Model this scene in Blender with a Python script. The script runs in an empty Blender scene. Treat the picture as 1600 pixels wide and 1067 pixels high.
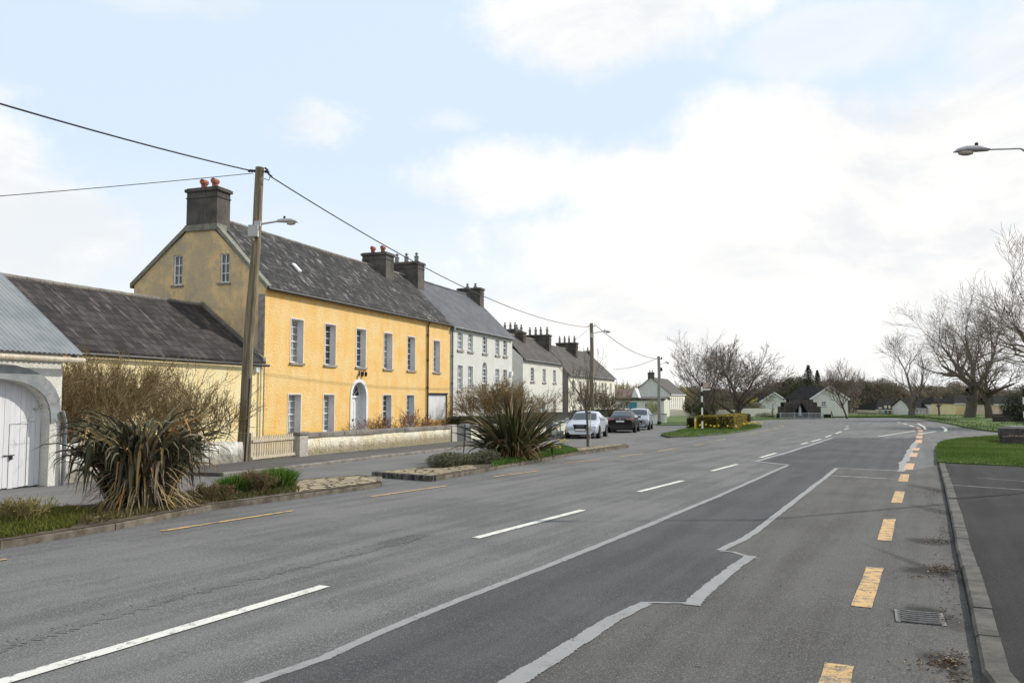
import bpy, math, random
from math import sin, cos, pi, atan, atan2, asin, sqrt, radians
from mathutils import Vector, Matrix
C = bpy.context.scene
COL = C.collection
# ------------------------------------------------------------------ camera
FPX = 1291.0; PITCH = atan(86.5/FPX); EYE = 1.65; SL = 16.0/FPX
cd = bpy.data.cameras.new('camera'); cam = bpy.data.objects.new('camera', cd); COL.objects.link(cam)
cd.sensor_width = 36.0; cd.lens = 36.0*FPX/1600.0; cd.clip_end = 6000; cd.clip_start = 0.1
cam.location = (0, 0, EYE); cam.rotation_euler = (pi/2+PITCH, 0, 0)
C.camera = cam
# ------------------------------------------------------------------ light
SUN_EL = radians(34); SUN_AZ = radians(62)          # azimuth measured from +Y towards +X
sd = Vector((sin(SUN_AZ)*cos(SUN_EL), cos(SUN_AZ)*cos(SUN_EL), sin(SUN_EL)))
sl = bpy.data.lights.new('sun', 'SUN'); so = bpy.data.objects.new('sun', sl); COL.objects.link(so)
sl.energy = 3.2; sl.angle = radians(0.9); sl.color = (1.0, .95, .86)
so.rotation_euler = (-sd).to_track_quat('-Z', 'Y').to_euler()
C.view_settings.view_transform = 'Standard'; C.view_settings.look = 'None'
C.view_settings.exposure = 0.34; C.view_settings.gamma = 1.0

def ray(px, py):
    a = (px-800)/FPX; b = (533.5-py)/FPX
    return (a, cos(PITCH)-b*sin(PITCH), sin(PITCH)+b*cos(PITCH))
def gz(x, y): return -SL*min(y, 172.0)
def at(px, py, dz=0.0):                              # point of the ground seen at a pixel of the photo
    d = ray(px, py); t = -EYE/(d[2]+SL*d[1])
    if t*d[1] > 172 or t < 0: t = (-SL*172-EYE)/d[2]
    return Vector((d[0]*t, d[1]*t, EYE+d[2]*t+dz))
def far(px, y, dz=0.0):                              # ground point in a direction, y metres ahead
    return Vector(((px-800)/FPX*y*1.002, y, gz(0, y)+dz))

# ------------------------------------------------------------------ world
W = bpy.data.worlds.new("World"); C.world = W; W.use_nodes = True
nt = W.node_tree; nt.nodes.clear()
class NG:
    def __init__(s, t): s.t = t
    def n(s, ty, **k):
        nd = s.t.nodes.new(ty)
        for a, b in k.items():
            if a.startswith('i_'):
                key = a[2:]
                nd.inputs[int(key) if key.isdigit() else key.replace('_', ' ')].default_value = b
            else: setattr(nd, a, b)
        return nd
    def l(s, a, b): s.t.links.new(a, b)
    def math(s, op, a, b=None, c=None, clamp=False):
        nd = s.n('ShaderNodeMath', operation=op, use_clamp=clamp)
        for i, v in enumerate((a, b, c)):
            if v is None: continue
            if isinstance(v, (int, float)): nd.inputs[i].default_value = v
            else: s.l(v, nd.inputs[i])
        return nd.outputs[0]
    def mix(s, f, a, b, bt='MIX'):
        nd = s.n('ShaderNodeMix', data_type='RGBA', blend_type=bt)
        for i, v in ((0, f), (6, a), (7, b)):
            if isinstance(v, (int, float)): nd.inputs[i].default_value = v
            elif isinstance(v, tuple): nd.inputs[i].default_value = (v+(1,))[:4]
            else: s.l(v, nd.inputs[i])
        return nd.outputs[2]
    def ss(s, v, lo, hi, a=0.0, b=1.0):
        nd = s.n('ShaderNodeMapRange', interpolation_type='SMOOTHSTEP')
        s.l(v, nd.inputs[0])
        for i, q in enumerate((lo, hi, a, b)): nd.inputs[i+1].default_value = q
        return nd.outputs[0]
    def noise(s, vec, sc, det=4, ro=.55, dist=0.0):
        nd = s.n('ShaderNodeTexNoise'); nd.inputs['Scale'].default_value = sc
        nd.inputs['Detail'].default_value = det; nd.inputs['Roughness'].default_value = ro
        nd.inputs['Distortion'].default_value = dist
        if vec is not None: s.l(vec, nd.inputs['Vector'])
        return nd.outputs['Fac']
    def scale(s, vec, sc):
        nd = s.n('ShaderNodeVectorMath', operation='MULTIPLY'); s.l(vec, nd.inputs[0]); nd.inputs[1].default_value = sc
        return nd.outputs[0]
g = NG(nt)
sky = g.n('ShaderNodeTexSky', sky_type='NISHITA', sun_disc=False, sun_elevation=SUN_EL, sun_rotation=SUN_AZ,
          air_density=1.0, dust_density=1.5, ozone_density=1.0)
tc = g.n('ShaderNodeTexCoord'); dirv = tc.outputs['Generated']
sep = g.n('ShaderNodeSeparateXYZ'); g.l(dirv, sep.inputs[0])
az = g.math('ARCTAN2', sep.outputs[0], sep.outputs[1]); el = g.math('ARCSINE', sep.outputs[2])
n1 = g.noise(dirv, 5.5, 8, .6, .15); n2 = g.noise(dirv, 16, 5, .6)
nz = g.math('ADD', g.math('MULTIPLY', g.math('SUBTRACT', n1, .5), 2.7), g.math('MULTIPLY', g.math('SUBTRACT', n2, .5), 1.1))
nzs = g.math('ADD', g.math('MULTIPLY', g.math('SUBTRACT', n1, .5), 1.8), g.math('MULTIPLY', g.math('SUBTRACT', g.noise(g.scale(dirv, (1, 1, 1.6)), 20, 6, .65, .6), .5), 3.6))
mask = None
def azel(px, py):
    d = Vector(ray(px, py)).normalized(); return atan2(d.x, d.y), asin(d.z)
for (px, py, rx, ry, k) in [(1130, 400, 470, 165, 1), (1560, 300, 420, 185, 1), (800, 285, 170, 70, .9), (930, 30, 210, 80, .9), (1000, 290, 200, 80, .95), (1190, 250, 220, 100, 1), (1330, 60, 160, 60, .45), (990, -90, 330, 130, .9),
                            (497, 195, 85, 36, .6), (60, 370, 150, 90, .8), (20, 270, 90, 80, .55), (700, 190, 60, 25, .35), (240, -20, 190, 40, .35), (1280, 520, 800, 110, 1), (1700, 60, 200, 90, .7), (-500, 200, 400, 200, .9)]:
    a0, e0 = azel(px, py)
    dx = g.math('DIVIDE', g.math('SUBTRACT', az, a0), rx/FPX); dy = g.math('DIVIDE', g.math('SUBTRACT', el, e0), ry/FPX)
    d = g.math('SQRT', g.math('ADD', g.math('MULTIPLY', dx, dx), g.math('MULTIPLY', dy, dy)))
    m = g.math('MULTIPLY', g.ss(g.math('SUBTRACT', d, g.math('MULTIPLY', nz if rx > 100 else nzs, .62)), 1.15, .62 if rx > 100 else .2), k)
    mask = m if mask is None else g.math('MAXIMUM', mask, m)
behind = g.math('MULTIPLY', g.ss(sep.outputs[1], .35, -.1), g.ss(n1, .45, .6))
mask = g.math('MAXIMUM', mask, behind)
low = g.ss(el, .30, .02, 0, 1.0)
skyc = g.mix(1.0, sky.outputs[0], (.10, .10, .10), 'MULTIPLY')
pale = g.mix(g.math('MULTIPLY', low, .75), (.605, .715, .83), (.80, .845, .87))
skyc = g.mix(.90, skyc, pale)
shade = g.noise(g.scale(dirv, (1, 1, 2.2)), 4.5, 7, .6, .4)
cl = g.mix(g.ss(shade, .36, .60), (.70, .715, .73), (.85, .835, .81))
f = g.math('MAXIMUM', mask, g.math('MULTIPLY', low, .55))
outc = g.mix(f, skyc, cl)
bg = g.n('ShaderNodeBackground'); g.l(outc, bg.inputs[0]); bg.inputs[1].default_value = 1.0
wo = g.n('ShaderNodeOutputWorld'); g.l(bg.outputs[0], wo.inputs[0])

# ------------------------------------------------------------------ materials
MATS = {}
def newmat(name):
    m = bpy.data.materials.new(name); m.use_nodes = True
    m.node_tree.nodes.clear(); MATS[name] = m; return m, NG(m.node_tree)
def finish(g, col, rough=.85, bumph=None, bstr=.3, bdist=.02, spec=.3, metal=0.0, trans=None):
    p = g.n('ShaderNodeBsdfPrincipled')
    if isinstance(col, tuple): p.inputs['Base Color'].default_value = (col+(1,))[:4]
    else: g.l(col, p.inputs['Base Color'])
    if isinstance(rough, float): p.inputs['Roughness'].default_value = rough
    else: g.l(rough, p.inputs['Roughness'])
    p.inputs['Specular IOR Level'].default_value = spec; p.inputs['Metallic'].default_value = metal
    if bumph is not None:
        b = g.n('ShaderNodeBump'); b.inputs['Strength'].default_value = bstr; b.inputs['Distance'].default_value = bdist
        g.l(bumph, b.inputs['Height']); g.l(b.outputs[0], p.inputs['Normal'])
    o = g.n('ShaderNodeOutputMaterial')
    if trans:
        t = g.n('ShaderNodeBsdfTranslucent'); 
        if isinstance(col, tuple): t.inputs[0].default_value = (col+(1,))[:4]
        else: g.l(col, t.inputs[0])
        mx = g.n('ShaderNodeMixShader'); mx.inputs[0].default_value = trans
        g.l(p.outputs[0], mx.inputs[1]); g.l(t.outputs[0], mx.inputs[2]); g.l(mx.outputs[0], o.inputs[0])
    else: g.l(p.outputs[0], o.inputs[0])
def oc(g): return g.n('ShaderNodeTexCoord').outputs['Object']
def simple(name, c1, c2=None, sc=4.0, rough=.8, bump=0.0, bsc=60.0, spec=.3, metal=0.0, trans=None, stretch=None, rnd=False, lo=.35, hi=.65, bd=.02):
    m, g = newmat(name); v = oc(g)
    vs = g.scale(v, stretch) if stretch else v
    col = c1
    if c2 is not None: col = g.mix(g.ss(g.noise(vs, sc, 6, .6), lo, hi), c1, c2)
    if rnd:
        a = g.n('ShaderNodeAttribute', attribute_name='rnd')
        k = g.math('ADD', g.math('MULTIPLY', a.outputs['Fac'], .9), .55)
        kk = g.n('ShaderNodeCombineXYZ'); 
        for i in range(3): g.l(k, kk.inputs[i])
        col = g.mix(1.0, col, kk.outputs[0], 'MULTIPLY')
    h = g.noise(vs, bsc, 4, .6) if bump else None
    finish(g, col, rough, h, bump, bd, spec, metal, trans); return m
def attrmat(name, stops, rough=.7, trans=None, spec=.2):           # colour picked per face along a ramp of real leaf colours
    m, g = newmat(name)
    a = g.n('ShaderNodeAttribute', attribute_name='rnd'); r = g.n('ShaderNodeValToRGB')
    e = r.color_ramp.elements
    while len(e) < len(stops): e.new(.5)
    for i, (p, c) in enumerate(stops): e[i].position = p; e[i].color = (c+(1,))[:4]
    g.l(a.outputs['Fac'], r.inputs[0]); finish(g, r.outputs[0], rough, trans=trans, spec=spec); return m
def wallmat(name, c1, c2, stain=None, sfac=.5, bump=.5, bsc=28.0, streak=0.0, foot=None, footz=0.0, damp=None):
    m, g = newmat(name); v = oc(g)
    col = g.mix(g.ss(g.noise(v, 1.1, 7, .65), .35, .65), c1, c2)
    fine = g.noise(v, 22, 4, .7)
    col = g.mix(g.ss(fine, .50, .70, 0, .42), col, tuple(q*.62 for q in c1))
    col = g.mix(g.ss(fine, .48, .32, 0, .25), col, tuple(min(.86, q*1.12+.05) for q in c2))
    if stain:
        s1 = g.noise(g.scale(v, (1.6, 1.6, .35)), 1.3, 6, .65)
        col = g.mix(g.ss(s1, .48, .72, 0, sfac), col, stain)
    if foot:
        sp = g.n('ShaderNodeSeparateXYZ'); g.l(v, sp.inputs[0])
        hz = g.math('ADD', sp.outputs[2], g.math('MULTIPLY', g.noise(v, 3.0, 5, .7), -.55))
        col = g.mix(g.ss(hz, footz+.25, footz-.2, 0, .85), col, foot)
    vo = g.n('ShaderNodeTexVoronoi'); vo.inputs['Scale'].default_value = bsc; g.l(v, vo.inputs['Vector'])
    h = g.math('ADD', vo.outputs['Distance'], g.math('MULTIPLY', g.noise(v, bsc*.4, 4, .6), 1.2))
    finish(g, col, .92, h, bump, .03, .15); return m
def slatemat(name, c1, c2, lich, lf, row=.28, wid=.36, lscale=(2.2, .35)):
    m, g = newmat(name); v = oc(g)
    sp = g.n('ShaderNodeSeparateXYZ'); g.l(v, sp.inputs[0])
    cb = g.n('ShaderNodeCombineXYZ'); g.l(sp.outputs[0], cb.inputs[0]); g.l(g.math('MULTIPLY', sp.outputs[2], 1.42), cb.inputs[1])
    br = g.n('ShaderNodeTexBrick', offset=.5); br.inputs['Scale'].default_value = 1.0
    br.inputs['Brick Width'].default_value = wid; br.inputs['Row Height'].default_value = row
    br.inputs['Mortar Size'].default_value = .011; br.inputs['Mortar Smooth'].default_value = .3; br.inputs['Bias'].default_value = -.1
    br.inputs['Color1'].default_value = c1+(1,); br.inputs['Color2'].default_value = c2+(1,); br.inputs['Mortar'].default_value = tuple(q*.35 for q in c1)+(1,)
    g.l(cb.outputs[0], br.inputs['Vector'])
    col = g.mix(g.ss(g.noise(cb.outputs[0], .8, 5, .6), .35, .7, 0, .5), br.outputs[0], tuple(q*.55 for q in c1))
    st = g.noise(g.scale(cb.outputs[0], (lscale[0], lscale[1], 1)), 2.2, 7, .68, .4)
    cell = g.noise(g.scale(cb.outputs[0], (1/wid, 1/row, 1)), 1.3, 2, .5)
    col = g.mix(g.math('MULTIPLY', g.ss(st, .525, .66), g.ss(cell, .38, .58, .15, lf)), col, lich)
    # each course overlaps the one below it
    fr = g.math('FRACT', g.math('DIVIDE', g.math('MULTIPLY', sp.outputs[2], 1.42), row))
    h = g.math('ADD', g.math('MULTIPLY', fr, -.6), g.math('ADD', br.outputs['Fac'], g.math('MULTIPLY', cell, .5)))
    h = g.math('MULTIPLY', h, -1.0) if False else h
    finish(g, col, .8, h, .5, .02, .12); return m
def asphalt(name, c1, c2, agg=.5, stains=(), stretch=(1, 1, 1)):
    m, g = newmat(name); v = g.n('ShaderNodeNewGeometry').outputs['Position']
    ra = g.n('ShaderNodeVectorRotate', rotation_type='Z_AXIS'); g.l(v, ra.inputs[0]); ra.inputs['Angle'].default_value = radians(-63.3+90-0)
    vr = ra.outputs[0]
    big = g.noise(g.scale(vr, (.16, 1.3, 1)) if False else g.scale(v, (.35, .35, .35)), 1.2, 5, .6)
    streak = g.noise(g.scale(vr, (1.9, .10, 1)), 1.6, 4, .6)
    col = g.mix(g.ss(g.math('ADD', g.math('MULTIPLY', big, .5), g.math('MULTIPLY', streak, .5)), .40, .60), c1, c2)
    fn = g.noise(v, 75, 3, .75); fn2 = g.noise(v, 190, 2, .7)
    med = g.noise(v, 22, 5, .75)
    col = g.mix(g.ss(fn, .50, .66, 0, agg), col, tuple(min(1, q*2.1) for q in c2))
    col = g.mix(g.ss(fn2, .46, .34, 0, agg*1.1), col, tuple(q*.38 for q in c1))
    col = g.mix(g.ss(med, .55, .75, 0, agg*.5), col, tuple(q*.55 for q in c1))
    for (x, y, rx, ry, k) in stains:
        sb = g.n('ShaderNodeVectorMath', operation='SUBTRACT'); g.l(v, sb.inputs[0]); sb.inputs[1].default_value = (x, y, 0)
        sp2 = g.n('ShaderNodeSeparateXYZ'); g.l(sb.outputs[0], sp2.inputs[0])
        dx = g.math('DIVIDE', sp2.outputs[0], rx); dy = g.math('DIVIDE', sp2.outputs[1], ry)
        d = g.math('SQRT', g.math('ADD', g.math('MULTIPLY', dx, dx), g.math('MULTIPLY', dy, dy)))
        d = g.math('ADD', d, g.math('MULTIPLY', g.noise(v, 6, 4, .6), .9))
        col = g.mix(g.ss(d, 1.5, .9, 0, k), col, (.022, .021, .020))
    h = g.math('ADD', fn, g.math('MULTIPLY', fn2, .6))
    finish(g, col, .93, h, .7, .006, .10); return m

HX = {}
a_stains = []
for (q_, r_, a_, b_, k_) in [(1455, 893, .34, .30, .8), (1437, 955, .27, .16, .6), (1465, 965, .2, .5, .5), (1478, 1035, .16, .35, .5), (1455, 846, .34, .35, .75), (1472, 800, .2, 1.2, .5), (1462, 765, .3, 1.4, .5), (563, 1018, .09, .04, .8), (1090, 1042, .03, .015, .9), (1480, 900, .1, 2.0, .45)]:
    p_ = at(q_, r_); a_stains.append((p_.x, p_.y, a_, b_, k_))
M_ROAD = asphalt('asphalt_main', (.102, .101, .099), (.160, .157, .151), .8, a_stains)
M_ROADR = asphalt('asphalt_right_lane', (.077, .073, .069), (.114, .109, .102), .8, a_stains)
M_PATCH = asphalt('asphalt_patch', (.063, .063, .065), (.089, .088, .089), .7)
M_SERV = asphalt('asphalt_service', (.135, .131, .126), (.17, .166, .16), .35)
M_PATHR = asphalt('asphalt_footpath', (.024, .023, .023), (.038, .036, .036), .6)
M_PATHL = asphalt('asphalt_left_path', (.082, .075, .07), (.115, .108, .10), .45)
M_SEAM = asphalt('asphalt_seam', (.075, .073, .070), (.145, .142, .137), .95)
M_GRIT = simple('kerb_concrete', (.15, .135, .115), (.24, .22, .19), 3.5, .9, .6, 45)
M_KERBR = simple('kerb_grey', (.060, .056, .050), (.115, .107, .095), 3.5, .9, .6, 60)
M_MOSSKERB = simple('kerb_mossy', (.085, .068, .048), (.185, .158, .125), 4, .95, .7, 40)
M_BLACKKERB = simple('kerb_blackened', (.02, .02, .018), (.16, .15, .13), 4, .95, .6, 40, stretch=(3, 3, .6))
def paint(name, col, under, wear):
    m, g = newmat(name); v = g.n('ShaderNodeNewGeometry').outputs['Position']
    w = g.math('ADD', g.math('MULTIPLY', g.noise(v, 9, 6, .75), .7), g.math('MULTIPLY', g.noise(v, 80, 3, .7), .3))
    c = g.mix(g.ss(w, wear, wear+.07), col, under)
    c = g.mix(g.ss(g.noise(v, 3, 4, .6), .45, .75, 0, .35), c, tuple(q*.7 for q in col))
    finish(g, c, .75, g.noise(v, 120, 2, .6), .3, .004, .3); return m
M_WHITE = paint('road_paint_white', (.64, .62, .56), (.17, .165, .155), .53)
M_YEL = paint('road_paint_yellow', (.53, .335, .14), (.16, .135, .11), .49)
M_YELP = paint('road_paint_pale_yellow', (.60, .36, .20), (.17, .15, .13), .50)
M_SEAL = paint('crack_sealant', (.26, .257, .253), (.15, .146, .142), .54)
M_OLDW = paint('old_white_paint', (.34, .33, .32), (.14, .135, .13), .50)
M_GRASS = simple('grass_turf', (.060, .10, .020), (.10, .145, .036), .7, .95, .9, 30, bd=.05)
M_FIELD = simple('field_earth', (.06, .08, .03), (.10, .10, .05), .3, .95)
M_SOIL = simple('soil', (.05, .038, .026), (.11, .085, .055), 3, .95, .8, 20, bd=.04)
M_BLADE = attrmat('grass_blade', [(0, (.055, .095, .018)), (.4, (.085, .145, .026)), (.75, (.125, .185, .042)), (.95, (.17, .20, .07)), (1, (.28, .25, .12))], .8, .3)
def pave():
    m, g = newmat('stone_paving'); v = g.n('ShaderNodeNewGeometry').outputs['Position']
    sv = g.n('ShaderNodeVectorMath', operation='ADD'); g.l(g.scale(v, (1, 1, 0)), sv.inputs[0]); sv.inputs[1].default_value = (0, 0, 0)
    vo = g.n('ShaderNodeTexVoronoi', feature='DISTANCE_TO_EDGE'); vo.inputs['Scale'].default_value = 3.4; g.l(sv.outputs[0], vo.inputs['Vector'])
    vc = g.n('ShaderNodeTexVoronoi'); vc.inputs['Scale'].default_value = 3.4; g.l(sv.outputs[0], vc.inputs['Vector'])
    col = g.mix(g.ss(g.noise(v, 6, 6, .65), .35, .65), (.30, .235, .145), (.43, .36, .25))
    hs = g.n('ShaderNodeSeparateColor'); g.l(vc.outputs['Color'], hs.inputs[0])
    col = g.mix(g.math('MULTIPLY', hs.outputs[0], .4), col, (.24, .20, .14))
    col = g.mix(g.ss(vo.outputs['Distance'], .09, .035), col, (.055, .045, .03))
    finish(g, col, .9, g.math('ADD', g.ss(vo.outputs['Distance'], 0, .12), g.math('MULTIPLY', g.noise(v, 25, 4), .3)), .9, .04, .2)
    return m
M_PAVE = pave()

M_YWALL = wallmat('yellow_roughcast', (.81, .51, .185), (.82, .59, .28), (.80, .42, .09), .6, .6, 26, foot=(.80, .50, .12), footz=0.0)
def gable():
    m, g = newmat('weathered_gable_render'); v = oc(g)
    a = g.noise(g.scale(v, (1, 1, .8)), .75, 8, .68, .3)
    col = g.mix(g.ss(a, .42, .60), (.54, .42, .26), (.78, .55, .28))
    col = g.mix(g.ss(g.noise(v, 1.6, 7, .7), .50, .66, 0, .6), col, (.37, .335, .28))
    col = g.mix(g.ss(g.noise(g.scale(v, (2.5, 2.5, .4)), 1.6, 6, .7), .54, .74, 0, .55), col, (.22, .155, .09))
    col = g.mix(g.ss(g.noise(v, 11, 5, .75), .56, .72, 0, .4), col, (.14, .11, .07))
    vo = g.n('ShaderNodeTexVoronoi'); vo.inputs['Scale'].default_value = 26; g.l(v, vo.inputs['Vector'])
    finish(g, col, .92, g.math('ADD', vo.outputs['Distance'], g.noise(v, 9, 4)), .4, .03, .15); return m
M_GABLE = gable()
M_OUTW = wallmat('pale_yellow_render', (.82, .66, .36), (.80, .70, .44), (.70, .42, .12), .4, .4, 24)
M_WHWALL = wallmat('white_roughcast', (.62, .60, .55), (.70, .68, .62), (.34, .31, .24), .5, .35, 30)
M_RUBBLE = wallmat('white_rubble', (.68, .66, .61), (.76, .74, .69), (.26, .23, .18), .5, 1.0, 7, foot=(.20, .18, .14), footz=.02)
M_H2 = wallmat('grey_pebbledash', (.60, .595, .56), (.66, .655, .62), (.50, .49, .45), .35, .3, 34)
M_H3 = wallmat('offwhite_pebbledash', (.66, .655, .58), (.72, .71, .64), (.50, .49, .44), .4, .3, 30)
M_H4 = wallmat('cream_render', (.80, .75, .64), (.84, .79, .68), (.62, .56, .46), .3, .2, 30)
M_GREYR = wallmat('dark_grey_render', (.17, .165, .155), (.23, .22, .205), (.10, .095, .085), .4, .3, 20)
M_CHIM = wallmat('chimney_render', (.075, .068, .060), (.13, .118, .105), (.035, .032, .03), .6, .3, 18)
M_YBOUND = wallmat('stained_boundary_render', (.78, .71, .53), (.82, .77, .64), (.66, .46, .18), .5, .8, 12, foot=(.20, .16, .09), footz=.06)
M_COPE = wallmat('coping_stone', (.16, .14, .125), (.26, .24, .21), (.08, .07, .06), .5, .5, 14)
M_BROWNW = wallmat('brown_rubble', (.22, .14, .065), (.30, .20, .10), (.10, .07, .04), .5, .8, 10)
M_GREYP = wallmat('grey_pier', (.15, .155, .155), (.19, .195, .195), None, .4, .2, 20)
M_STONEP = wallmat('pale_stone_pier', (.38, .35, .30), (.46, .43, .38), (.26, .22, .17), .4, .4, 14)
M_BLOCK = wallmat('dark_stone', (.055, .047, .044), (.11, .095, .088), (.02, .018, .016), .5, .9, 5)
M_SLATE1 = slatemat('old_slate', (.036, .034, .034), (.080, .076, .075), (.28, .26, .245), .9, lscale=(1.5, .5))
M_SLATE0 = slatemat('brown_slate', (.037, .033, .032), (.076, .067, .065), (.17, .145, .13), .8, lscale=(2.6, .25))
M_SLATE2 = slatemat('grey_slate', (.125, .125, .138), (.160, .160, .172), (.20, .20, .21), .3)
M_SLATE3 = slatemat('brown_grey_slate', (.085, .078, .072), (.12, .11, .102), (.24, .22, .20), .5)
M_TILED = simple('dark_tile', (.016, .015, .015), (.032, .030, .029), 2, .95, .3, 12, spec=.05)
M_TIN = simple('corrugated_tin', (.20, .215, .225), (.27, .28, .285), 1.5, .55, .1, 20, metal=.2)
M_WPAINT = simple('white_paint', (.78, .78, .77), (.70, .70, .70), 3, .5)
M_PPAINT = simple('pale_reveal_paint', (.68, .66, .66), (.74, .72, .72), 3, .6)
M_BLUEREV = simple('blue_grey_reveal', (.52, .56, .61), (.60, .63, .67), 3, .6)
M_BANDP = simple('pinkish_band', (.66, .56, .48), (.72, .64, .56), 4, .8)
M_SILL = simple('stone_sill', (.22, .20, .18), (.34, .31, .28), 6, .85, .4, 40)
M_GLASS = simple('window_glass', (.035, .042, .045), (.09, .10, .105), 1.3, .06, spec=.8)
M_GLASSL = simple('curtained_glass', (.20, .22, .23), (.36, .37, .37), 2.2, .12, spec=.7)
M_DOORW = simple('weathered_white_door', (.60, .59, .605), (.68, .67, .68), 2.0, .6, .15, 18, stretch=(5, 5, .5))
M_GARW = simple('white_boards', (.72, .73, .74), (.78, .78, .79), 2, .5)
M_GREYBAND = simple('grey_arch_paint', (.20, .215, .22), (.29, .30, .30), 3, .8, .3, 30)
M_IRON = simple('black_iron', (.02, .02, .02), None, rough=.5)
M_GUTB = simple('rusty_pipe', (.05, .03, .018), (.13, .065, .025), 5, .7)
M_GUTG = simple('grey_pipe', (.14, .15, .155), (.20, .205, .21), 4, .6)
M_WOODP = simple('pole_wood', (.13, .105, .068), (.27, .225, .15), 3.5, .9, .6, 22, stretch=(6, 6, .35))
M_CONC = simple('pole_grey', (.24, .235, .215), (.32, .31, .285), 4, .85)
M_PICKET = simple('picket_wood', (.42, .35, .25), (.60, .53, .41), 5, .9, .4, 30, stretch=(4, 4, .5))
M_STEEL = simple('lamp_metal', (.42, .40, .40), (.50, .48, .48), 6, .5)
M_BOXG = simple('box_grey', (.42, .41, .39), (.50, .49, .46), 4, .6)
M_LENS = simple('lamp_lens', (.62, .56, .44), None, rough=.2, trans=.4)
M_CABLE = simple('cable_black', (.035, .035, .038), None, rough=.6)
M_TERRA = simple('terracotta', (.34, .11, .07), (.26, .10, .07), 5, .8)
M_POTG = simple('grey_pot', (.20, .195, .185), (.28, .27, .255), 5, .8)
M_BARK = simple('bark', (.075, .064, .050), (.13, .115, .09), 5, .95, .7, 12, stretch=(3, 3, .6))
M_BARKD = simple('bark_dark', (.075, .064, .050), (.135, .115, .09), 5, .95, .7, 12, stretch=(3, 3, .6))
M_TWIG = simple('twig', (.150, .118, .088), (.23, .185, .14), 1, .95)
M_TWIGP = simple('twig_pale', (.17, .135, .105), (.23, .185, .145), 1, .95)
M_TWIGB = simple('shrub_twig', (.21, .14, .065), (.34, .25, .14), 1, .95)
M_TWIGR = simple('red_shrub_twig', (.20, .095, .055), (.32, .18, .11), 1, .95)
M_BUD = attrmat('shrub_leaf', [(0, (.06, .052, .018)), (.5, (.14, .115, .042)), (1, (.25, .19, .08))], .8, .3)
M_OLIVE = attrmat('olive_leaf', [(0, (.045, .05, .018)), (.6, (.10, .105, .035)), (1, (.17, .15, .06))], .8, .2)
M_YBUD = attrmat('yellow_blossom', [(0, (.28, .26, .03)), (1, (.62, .55, .05))], .8, .3)
M_WOOD = attrmat('woodland_mass', [(0, (.035, .044, .018)), (.25, (.065, .074, .034)), (.5, (.13, .108, .072)), (.8, (.19, .15, .105)), (1, (.25, .20, .15))], .95, .15)
M_RUSSET = attrmat('russet_wood', [(0, (.20, .12, .05)), (.6, (.30, .19, .10)), (1, (.34, .30, .14))], .95, .15)
M_EVER = attrmat('evergreen', [(0, (.012, .020, .010)), (.6, (.028, .042, .020)), (1, (.055, .065, .03))], .9, .1)
M_HEDGEG = attrmat('golden_hedge_leaf', [(0, (.06, .05, .008)), (.5, (.30, .22, .02)), (1, (.62, .46, .05))], .7, .3)
M_HEDGED = attrmat('dark_hedge_leaf', [(0, (.012, .016, .007)), (.6, (.03, .035, .012)), (1, (.08, .07, .02))], .8, .15)
M_FLAX = attrmat('flax_leaf', [(0, (.035, .030, .018)), (.25, (.066, .066, .036)), (.6, (.125, .122, .075)), (.82, (.23, .18, .135)), (.93, (.40, .31, .13)), (.97, (.48, .20, .06)), (1, (.50, .42, .30))], .65, .12, .15)
M_FLAX2 = attrmat('green_flax_leaf', [(0, (.028, .032, .012)), (.45, (.068, .076, .030)), (.75, (.13, .125, .055)), (.9, (.20, .14, .08)), (1, (.38, .29, .14))], .6, .12, .18)
M_LITTER = attrmat('leaf_litter', [(0, (.05, .032, .018)), (.5, (.14, .085, .04)), (.85, (.30, .20, .10)), (1, (.55, .45, .32))], .9)
M_BRIGHT = attrmat('bright_leaf', [(0, (.04, .085, .012)), (.6, (.10, .19, .03)), (1, (.20, .30, .07))], .7, .3)
M_HEATH = attrmat('heather', [(0, (.05, .055, .025)), (.6, (.11, .11, .06)), (1, (.20, .19, .13))], .9, .1)
M_DAFF = attrmat('daffodil', [(0, (.85, .62, .04)), (1, (.92, .78, .12))], .6, .3)
M_BLK = simple('black_paint', (.012, .012, .012), None, rough=.5)
M_WHP = simple('white_gloss_paint', (.78, .77, .74), None, rough=.5)
M_SIGNB = simple('brown_sign', (.30, .155, .10), (.36, .20, .13), 6, .5)
M_YPAINT = simple('yellow_plastic', (.70, .42, .03), None, rough=.5)
M_TEAL = simple('teal_paint', (.06, .26, .33), None, rough=.5)
M_CREAMW = wallmat('cream_garden_wall', (.80, .73, .60), (.84, .79, .67), (.60, .50, .36), .4, .2, 12)
M_CARS = simple('silver_paint', (.36, .38, .42), None, rough=.25, spec=.6, metal=.45)
M_CARW = simple('silver_white_paint', (.50, .53, .58), None, rough=.25, spec=.6, metal=.3)
M_CARB = simple('dark_plum_paint', (.008, .005, .006), None, rough=.3, spec=.35)
M_CARC = simple('champagne_paint', (.46, .42, .34), None, rough=.3, spec=.6, metal=.3)
M_CGLASS = simple('car_glass', (.03, .04, .045), None, rough=.04, spec=1.0)
M_TYRE = simple('tyre', (.012, .012, .012), None, rough=.85)
M_RIM = simple('rim', (.35, .35, .36), None, rough=.3, metal=.7)
M_LAMPW = simple('headlight', (.55, .57, .6), None, rough=.1, spec=.9)
M_LAMPR = simple('tail_light', (.42, .12, .13), None, rough=.15, spec=.8)
M_PLATE = simple('plate', (.68, .68, .66), None, rough=.5)
M_RAILP = simple('faded_rail_paint', (.42, .42, .41), None, rough=.6)
M_RIM2 = simple('worn_iron', (.12, .115, .11), (.19, .18, .17), 20, .6)
M_STATUE = simple('white_statue', (.72, .76, .82), None, rough=.6)

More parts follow.
